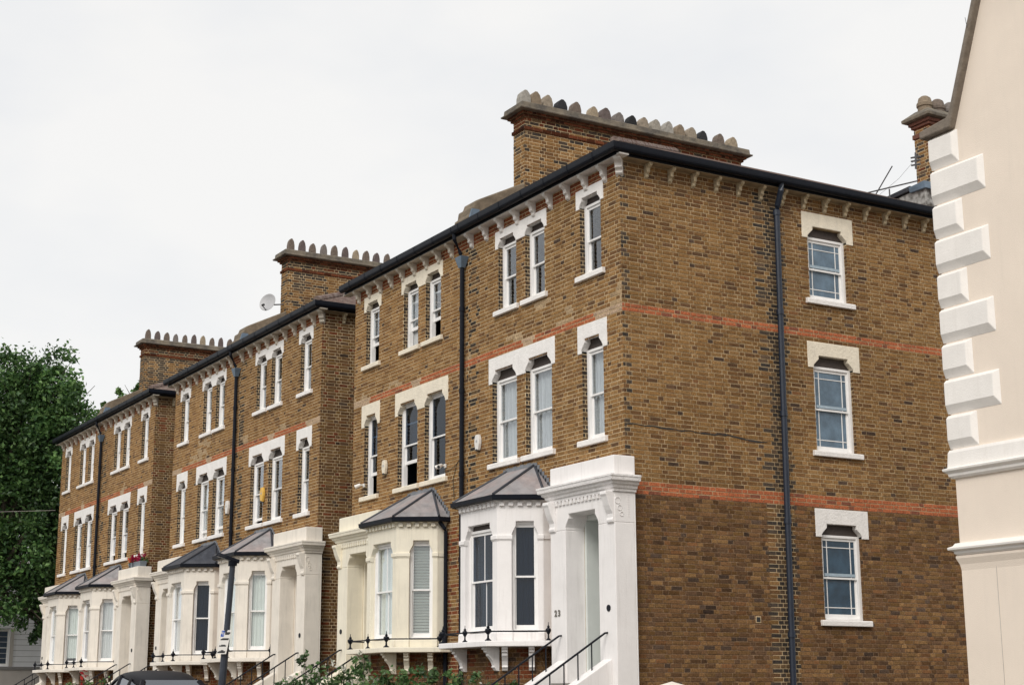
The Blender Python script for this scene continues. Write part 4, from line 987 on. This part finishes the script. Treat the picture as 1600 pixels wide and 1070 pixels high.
shrub('red_shrub', (-24.0, -2.4, 0), [(-.4, -.4, 1.75, .35), (.2, .1, 1.9, .4), (.6, .5, 1.8, .3), (0, 0, 1.2, .5)], 900, .09, 'garden shrub with red blooms in front of the far bays', 8, (90, .12, [(.5, .02, .03), (.6, .05, .04)]), SG)
shrub('grass_clump', (-47.2, -.4, 0), [(-.2, -.2, 2.1, .35), (.1, .3, 2.0, .35), (0, 0, 1.5, .5)], 900, .16, 'low green bush by the pale house plinth', 9, None, [(.03, .08, .03), (.045, .10, .04)])

# ---------------------------------------------------------------- things fixed to the houses
def alarm(x, z, m, label, s=1.):
    a = empty('alarm_box', (x, 0, z), label, 'alarm box', 'alarm boxes on the facades')
    Fa = Frame((x, -.012, z), (1, 0, 0), (0, -1, 0)); hx = [(-.09, .07), (-.055, .16), (.055, .16), (.09, .07), (.09, -.02), (.05, -.15), (-.05, -.15), (-.09, -.02)]
    MB().prism(Fa, [(u*s, zz*s) for u, zz in hx], 0, .07).build('case', M[m], a, bevel=.012)
    MB().box(Fa, -.035*s, .035*s, .02, .075, -.165*s, -.13*s).build('lens', M['ink'], a); MB().tube([Fa(0, .068, .03*s), Fa(0, .074, .03*s)], .03, 8).build('badge', M['dish'], a)
    settle(a)
alarm(-5.02, 6.50, 'plastic', 'white hexagonal alarm box beside the drainpipe of the near houses')
alarm(-9.22, 6.54, 'lintel_cream', 'faded cream alarm box between the cream house windows')
alarm(-16.43, 6.73, 'yellow', 'bright yellow alarm box between two middle house windows', 1.2)
alarm(-18.98, 6.66, 'plastic', 'white alarm box left of the middle drainpipe', 1.2)
def seccam(x, z, label, s):
    a = empty('security_camera', (x, 0, z), label, 'camera', 'security cameras'); Fa = Frame((x, -.012, z), (1, 0, 0), (0, -1, 0))
    MB().box(Fa, -.04, .04, 0, .03, -.04, .04).build('bracket', M['plastic'], a, bevel=.006); MB().tube([Fa(0, .02, 0), Fa(0, .10, .01)], .018, 8).build('arm', M['plastic'], a)
    for k in s: MB().tube([Fa(0, .10, .01), Fa(k*.07, .20, -.04)], [.035, .045], 10).build('housing', M['plastic'], a); MB().tube([Fa(k*.07, .20, -.04), Fa(k*.073, .205, -.042)], .032, 10).build('lens', M['ink'], a)
    settle(a)
seccam(-10.32, 6.27, 'small white camera on the wall below the cream house corner window', (-1,))
seccam(-6.43, 6.22, 'white twin floodlight fitting by the cream house window beside the drainpipe', (-1, 1))
# cable tendrils by the drainpipe
cb_ = MB().tube([(-5.75, -.02, 6.3), (-5.95, -.02, 6.2), (-6.1, -.02, 5.9), (-6.05, -.02, 5.5)], .008, 4).tube([(-5.95, -.02, 6.2), (-6.3, -.02, 6.1), (-6.5, -.02, 6.12)], .006, 4).build('cable', M['bark']); tag(cb_, 'thin loose cables on the brick left of the near drainpipe', 'cable')
# satellite dish on the middle chimney
sdh = empty('satellite_dish', (-18.3, .84, 12.37), 'round grey satellite dish on the middle chimney', 'satellite dish')
c = Vector((-18.32, .70, 12.37)); ax = Vector((.55, -.80, .22)).normalized(); ux = Vector((0, 0, 1)).cross(ax).normalized(); uy = ax.cross(ux)
vs = []; fs = []; n = 24
for j, (rr_, dz) in enumerate(((.0, 0), (.09, .006), (.18, .028), (.255, .058), (.262, .05), (.18, .018), (.0, -.012))):
    for i in range(n): t = 2*math.pi*i/n; vs.append(tuple(c+ux*math.cos(t)*rr_*1.0+uy*math.sin(t)*rr_+ax*dz))
for j in range(6):
    for i in range(n): fs.append((j*n+i, j*n+(i+1) % n, (j+1)*n+(i+1) % n, (j+1)*n+i))
MB().add(vs, fs).build('reflector', M['dish'], sdh, recalc=False)
lnb = c+ax*.27-uy*.2
MB().tube([tuple(c-uy*.25+ax*.04), tuple(lnb)], .012, 6).build('feed_arm', M['ink'], sdh); MB().tube([tuple(lnb), tuple(lnb+(c-lnb)*.28)], [.028, .035], 8).build('feed_horn', M['ink'], sdh)
MB().tube([tuple(c), tuple(c-ax*.12), (-18.25, 1.14, 12.37)], .02, 6).build('mount', M['aerial'], sdh)
settle(sdh)
# flower box on the far portico
fb = empty('flower_box', (-26.3, -.2, 5.55), 'grey trough of crimson flowers on the far portico', 'flower box')
FB = Frame((-26.3, -.2, 5.545), (1, 0, 0), (0, -1, 0))
MB()._pr([FB(u, d, 0) for u, d in ((-.55, -.09), (.55, -.09), (.55, .09), (-.55, .09))], [FB(u, d, .17) for u, d in ((-.6, -.12), (.6, -.12), (.6, .12), (-.6, .12))]).build('trough', M['trough'], fb, bevel=.01)
for u in (-.35, -.05): MB().tube([FB(u, .14, .18), FB(u, .13, -.0)], .012, 5).build('hook', M['iron'], fb)
leaf_obj('foliage', fb, leaves([(-26.3+u, -.2, 5.76, .14) for u in (-.45, -.15, .15, .45)], 3000, .07, SG, 41, shell=.2))
leaf_obj('blossom', fb, leaves([(-26.3+u, -.25, 5.84, .14) for u in (-.1, .15, .4)], 4500, .07, [(.42, .01, .05), (.35, .005, .06)], 42, shell=.2), 'petal')
leaf_obj('blossom', fb, leaves([(-26.75, -.25, 5.80, .13)], 4500, .07, [(.62, .05, .03)], 43, shell=.2), 'petal')
settle(fb)
# gate pier in the side passage
gp_ = empty('gate_pier', (3.47, -1.69, gz(3.5)), 'pale stone pyramid cap of a gate pier below the side wall', 'gate pier')
GPF = Frame((3.47, -1.69, 0), (1, 0, 0), (0, 1, 0))
MB().box(GPF, -.19, .19, -.19, .19, gz(3.5)-.1, 1.62).build('shaft', M['mortar_dark'], gp_, bevel=.01)
cpv = [GPF(a*.25, b*.25, 1.62) for a, b in ((-1, -1), (1, -1), (1, 1), (-1, 1))]+[GPF(a*.25, b*.25, 1.70) for a, b in ((-1, -1), (1, -1), (1, 1), (-1, 1))]+[GPF(0, 0, 1.80)]
MB().add(cpv, [(0, 1, 2, 3), (0, 1, 5, 4), (1, 2, 6, 5), (2, 3, 7, 6), (3, 0, 4, 7), (4, 5, 8), (5, 6, 8), (6, 7, 8), (7, 4, 8)]).build('cap', M['offwhite'], gp_, bevel=.008)
settle(gp_)

# ---------------------------------------------------------------- lamp post with parking sign
lp = empty('lamp_post', (-7.75, -4.27, gz(-7.7)), 'leaning dark street lamp post in front of the middle houses', 'lamp post')
b0 = Vector((-7.80, -4.235, gz(-7.7)-.05)); t0 = Vector((-7.02, -4.315, 4.12)); bl = lambda t: b0.lerp(t0, t)
MB().tube([bl(0), bl(.28), bl(.285), bl(.62), bl(.63), bl(1)], [.095, .092, .075, .072, .06, .055], 12).build('post', M['zinc'], lp)
MB().tube([bl(.985), bl(1.01)], .085, 12).build('collar', M['iron'], lp)
hd = MB(); hax = Vector((-.26, -.95, .32)).normalized(); hs = Vector((.95, -.28, 0)).normalized(); hu = hax.cross(hs)
if hu.z < 0: hu = -hu
def HP(a, b, c_): return tuple(t0+Vector((0, 0, .05))+hax*a+hs*b+hu*c_)
prof = [(-.13, .05, .0), (.0, .09, .0), (.16, .12, .0), (.30, .10, .0), (.34, .05, .0)]
ring = [(a, w) for a, w, _ in prof]
pl = [(a, w) for a, w in ring]+[(a, -w) for a, w in ring[::-1]]
hd._pr([HP(a, w, -.02) for a, w in pl], [HP(a*.97, w*.8, .05) for a, w in pl]); hd.build('lantern', M['iron'], lp, bevel=.012)
MB()._pr([HP(a*.8+.04, w*.7, -.028) for a, w in pl], [HP(a*.8+.04, w*.7, -.02) for a, w in pl]).build('lantern_glass', M['dish'], lp)
settle(lp)
sg = empty('parking_sign', (-7.3, -4.36, 2.4), 'white parking plate with blue square and dark lettering on the lamp post', 'sign')
sn = Vector((.80, -.60, 0)).normalized(); su = Vector((0, 0, 1)).cross(sn).normalized(); cs = bl((2.64-b0.z)/(t0.z-b0.z))+sn*.085
SF = Frame((cs.x, cs.y, 2.64), su, sn)
def sp2(u, z): return (u-.045*(-z)/.22, z)      # the plate hangs with the leaning post
def plate(pts, d0, d1, m, nm, bev=0): MB().prism(SF, [sp2(u, z) for u, z in pts], d0, d1).build(nm, M[m], sg, bevel=bev)
plate([(-.105, -.225), (.085, -.225), (.085, .225), (-.105, .225)], -.004, .004, 'plastic', 'plate')
plate([(-.100, .10), (-.04, .10), (-.04, .215), (-.100, .215)], .0045, .0065, 'blue', 'parking_square')
for (a, b, c_, d) in ((-.025, .075, .15, .185), (-.02, .06, .135, .151), (-.085, .07, .035, .06), (-.06, .075, .061, .072), (-.085, .05, -.085, -.062), (-.05, .03, -.061, -.05), (-.09, .055, -.205, -.18), (-.07, .06, -.18, -.168), (-.035, .02, -.167, -.15)):
    plate([(a, c_), (b, c_), (b, d), (a, d)], .0045, .006, 'ink', 'lettering')
pc = bpy.data.curves.new('letter', 'FONT'); pc.body = 'P'; pc.size = .10; pc.extrude = .001; pc.align_x = 'CENTER'
MB().tube([SF(0, -.12, .12), SF(0, .0, .12)], .012, 6).build('clip', M['iron'], sg); MB().tube([SF(0, -.12, -.12), SF(0, .0, -.12)], .012, 6).build('clip', M['iron'], sg)
settle(sg)
lm_ = bpy.data.objects.new('lt', pc); COL.objects.link(lm_); bpy.context.view_layer.update()
pm_ = bpy.data.meshes.new_from_object(lm_.evaluated_get(bpy.context.evaluated_depsgraph_get())); bpy.data.objects.remove(lm_)
po_ = bpy.data.objects.new('letter', pm_); COL.objects.link(po_); pm_.materials.clear(); pm_.materials.append(M['plastic'])
po_.matrix_world = Matrix((( -su.x, 0, sn.x, 0), (-su.y, 0, sn.y, 0), (0, 1, 0, 0), (0, 0, 0, 1)))
u_, z_ = sp2(-.07, .125); po_.location = SF(u_, .008, z_); wm_ = po_.matrix_world.copy(); po_.parent = sg; po_.matrix_parent_inverse = Matrix.Translation(sg.location).inverted()

# ---------------------------------------------------------------- parked car
CX, CY = -4.1, -6.18; cz = gz(CX)-.118
car = empty('parked_car', (CX-2.1, CY, cz), 'shiny black parked car, only its roof and windows showing at the bottom edge', 'car')
CF = Frame((CX, CY, cz), (-1, 0, 0), (0, -1, 0))      # u runs from the tail to the nose
# stations: u, belt half width, belt z, roof half width, roof z
st_ = [(.0, .70, .95, None, None), (.12, .82, .98, None, None), (.70, .88, 1.02, .50, 1.50), (1.10, .89, 1.01, .55, 1.64), (1.6, .90, 1.0, .57, 1.71), (2.2, .90, .98, .55, 1.62), (2.65, .89, .97, .52, 1.47), (3.35, .87, .95, None, None), (3.9, .82, .84, None, None), (4.25, .68, .70, None, None)]
def ring_b(u, w, z): return [CF(u, -w*.9, .22), CF(u, -w, .36), CF(u, -w*1.02, .62), CF(u, -w*.985, z-.06), CF(u, -w*.93, z), CF(u, 0, z+.03), CF(u, w*.93, z), CF(u, w*.985, z-.06), CF(u, w*1.02, .62), CF(u, w, .36), CF(u, w*.9, .22)]
bd = MB(); R0 = [ring_b(s[0], s[1], s[2]) for s in st_]; m_ = len(R0[0])
bd.add([p for r in R0 for p in r], [(i*m_+j, i*m_+(j+1) % m_, (i+1)*m_+(j+1) % m_, (i+1)*m_+j) for i in range(len(R0)-1) for j in range(m_)]+[tuple(range(m_)), tuple((len(R0)-1)*m_+j for j in range(m_))])
bo = bd.build('body', M['carpaint'], car); sm = bo.modifiers.new('sub', 'SUBSURF'); sm.levels = 2; sm.render_levels = 2; bo.data.shade_smooth()
cab = [s for s in st_ if s[3]]
def roofring(s, k=1.): u, bw_, bz, rw_, rz_ = s; return [CF(u, -rw_-.03, rz_-.13), CF(u, -rw_, rz_-.05), CF(u, -rw_*.82, rz_-.012), CF(u, -rw_*.4, rz_+.012), CF(u, rw_*.4, rz_+.012), CF(u, rw_*.82, rz_-.012), CF(u, rw_, rz_-.05), CF(u, rw_+.03, rz_-.13)]
rr_ = [roofring(s) for s in cab]; k_ = 8
rl_ = MB().add([p for r in rr_ for p in r], [(i*k_+j, i*k_+j+1, (i+1)*k_+j+1, (i+1)*k_+j) for i in range(len(rr_)-1) for j in range(k_-1)])
ro = rl_.build('roof', M['carpaint'], car); so_ = ro.modifiers.new('sol', 'SOLIDIFY'); so_.thickness = .03; so_.offset = -1; sm = ro.modifiers.new('sub', 'SUBSURF'); sm.levels = 2; sm.render_levels = 2; ro.data.shade_smooth()
def glazing(name, quad): MB().add(quad, [(0, 1, 2, 3)]).build(name, M['carglass'], car, recalc=False)
glazing('rear_window', [CF(.05, -.74, 1.0), CF(.05, .74, 1.0), CF(.72, .48, 1.52), CF(.72, -.48, 1.52)])
glazing('windscreen', [CF(3.4, -.78, .99), CF(3.4, .78, .99), CF(2.68, .50, 1.46), CF(2.68, -.50, 1.46)])
for sgn in (-1, 1):
    for a, b in ((0, 1), (1, 2), (2, 4)):
        A, B = cab[a], cab[b]; glazing('side_window', [CF(A[0]+.04, sgn*(A[1]-.06), A[2]), CF(B[0]-.04, sgn*(B[1]-.06), B[2]), CF(B[0]-.04, sgn*(B[3]+.025), B[4]-.14), CF(A[0]+.04, sgn*(A[3]+.025), A[4]-.14)])
    for s in (cab[0], cab[1], cab[2], cab[4]): MB().tube([CF(s[0], sgn*(s[1]-.07), s[2]-.02), CF(s[0], sgn*(s[3]+.01), s[4]-.10)], .035, 6).build('pillar', M['carpaint'], car)
    MB().tube([CF(.05, sgn*.77, 1.0), CF(.70, sgn*.49, 1.49)], .05, 6).build('pillar', M['carpaint'], car); MB().tube([CF(3.4, sgn*.8, .98), CF(2.65, sgn*.51, 1.45)], .035, 6).build('pillar', M['carpaint'], car)
    MB().box(CF, -.02, .10, sgn*.74-.09, sgn*.74+.09, .70, .92).build('tail_light', M['redlight'], car, bevel=.03); MB().box(CF, 4.02, 4.2, sgn*.6-.12, sgn*.6+.12, .58, .70).build('headlight', M['dish'], car, bevel=.03)
    MB().box(CF, 2.85, 3.0, sgn*.98-.07, sgn*.98+.07, 1.0, 1.12).build('mirror', M['carpaint'], car, bevel=.03)
    for u in (.78, 3.38):
        wh = MB().tube([CF(u, sgn*.72, .33), CF(u, sgn*.92, .33)], .33, 20).build('wheel', M['rubber'], car, bevel=.03); MB().tube([CF(u, sgn*.90, .33), CF(u, sgn*.935, .33)], .20, 16).build('rim', M['alloy'], wh)
settle(car)
for o in list(bpy.data.objects):      # the numerals as plain meshes
    if o.type == 'FONT' or (o.type == 'CURVE'):
        bpy.context.view_layer.update(); me = bpy.data.meshes.new_from_object(o.evaluated_get(bpy.context.evaluated_depsgraph_get()))
        n = bpy.data.objects.new('house_number', me); COL.objects.link(n); n.parent = o.parent; n.matrix_parent_inverse = o.matrix_parent_inverse.copy(); n.matrix_basis = o.matrix_basis.copy()
        if not me.materials: me.materials.append(M['number'])
        bpy.data.objects.remove(o)
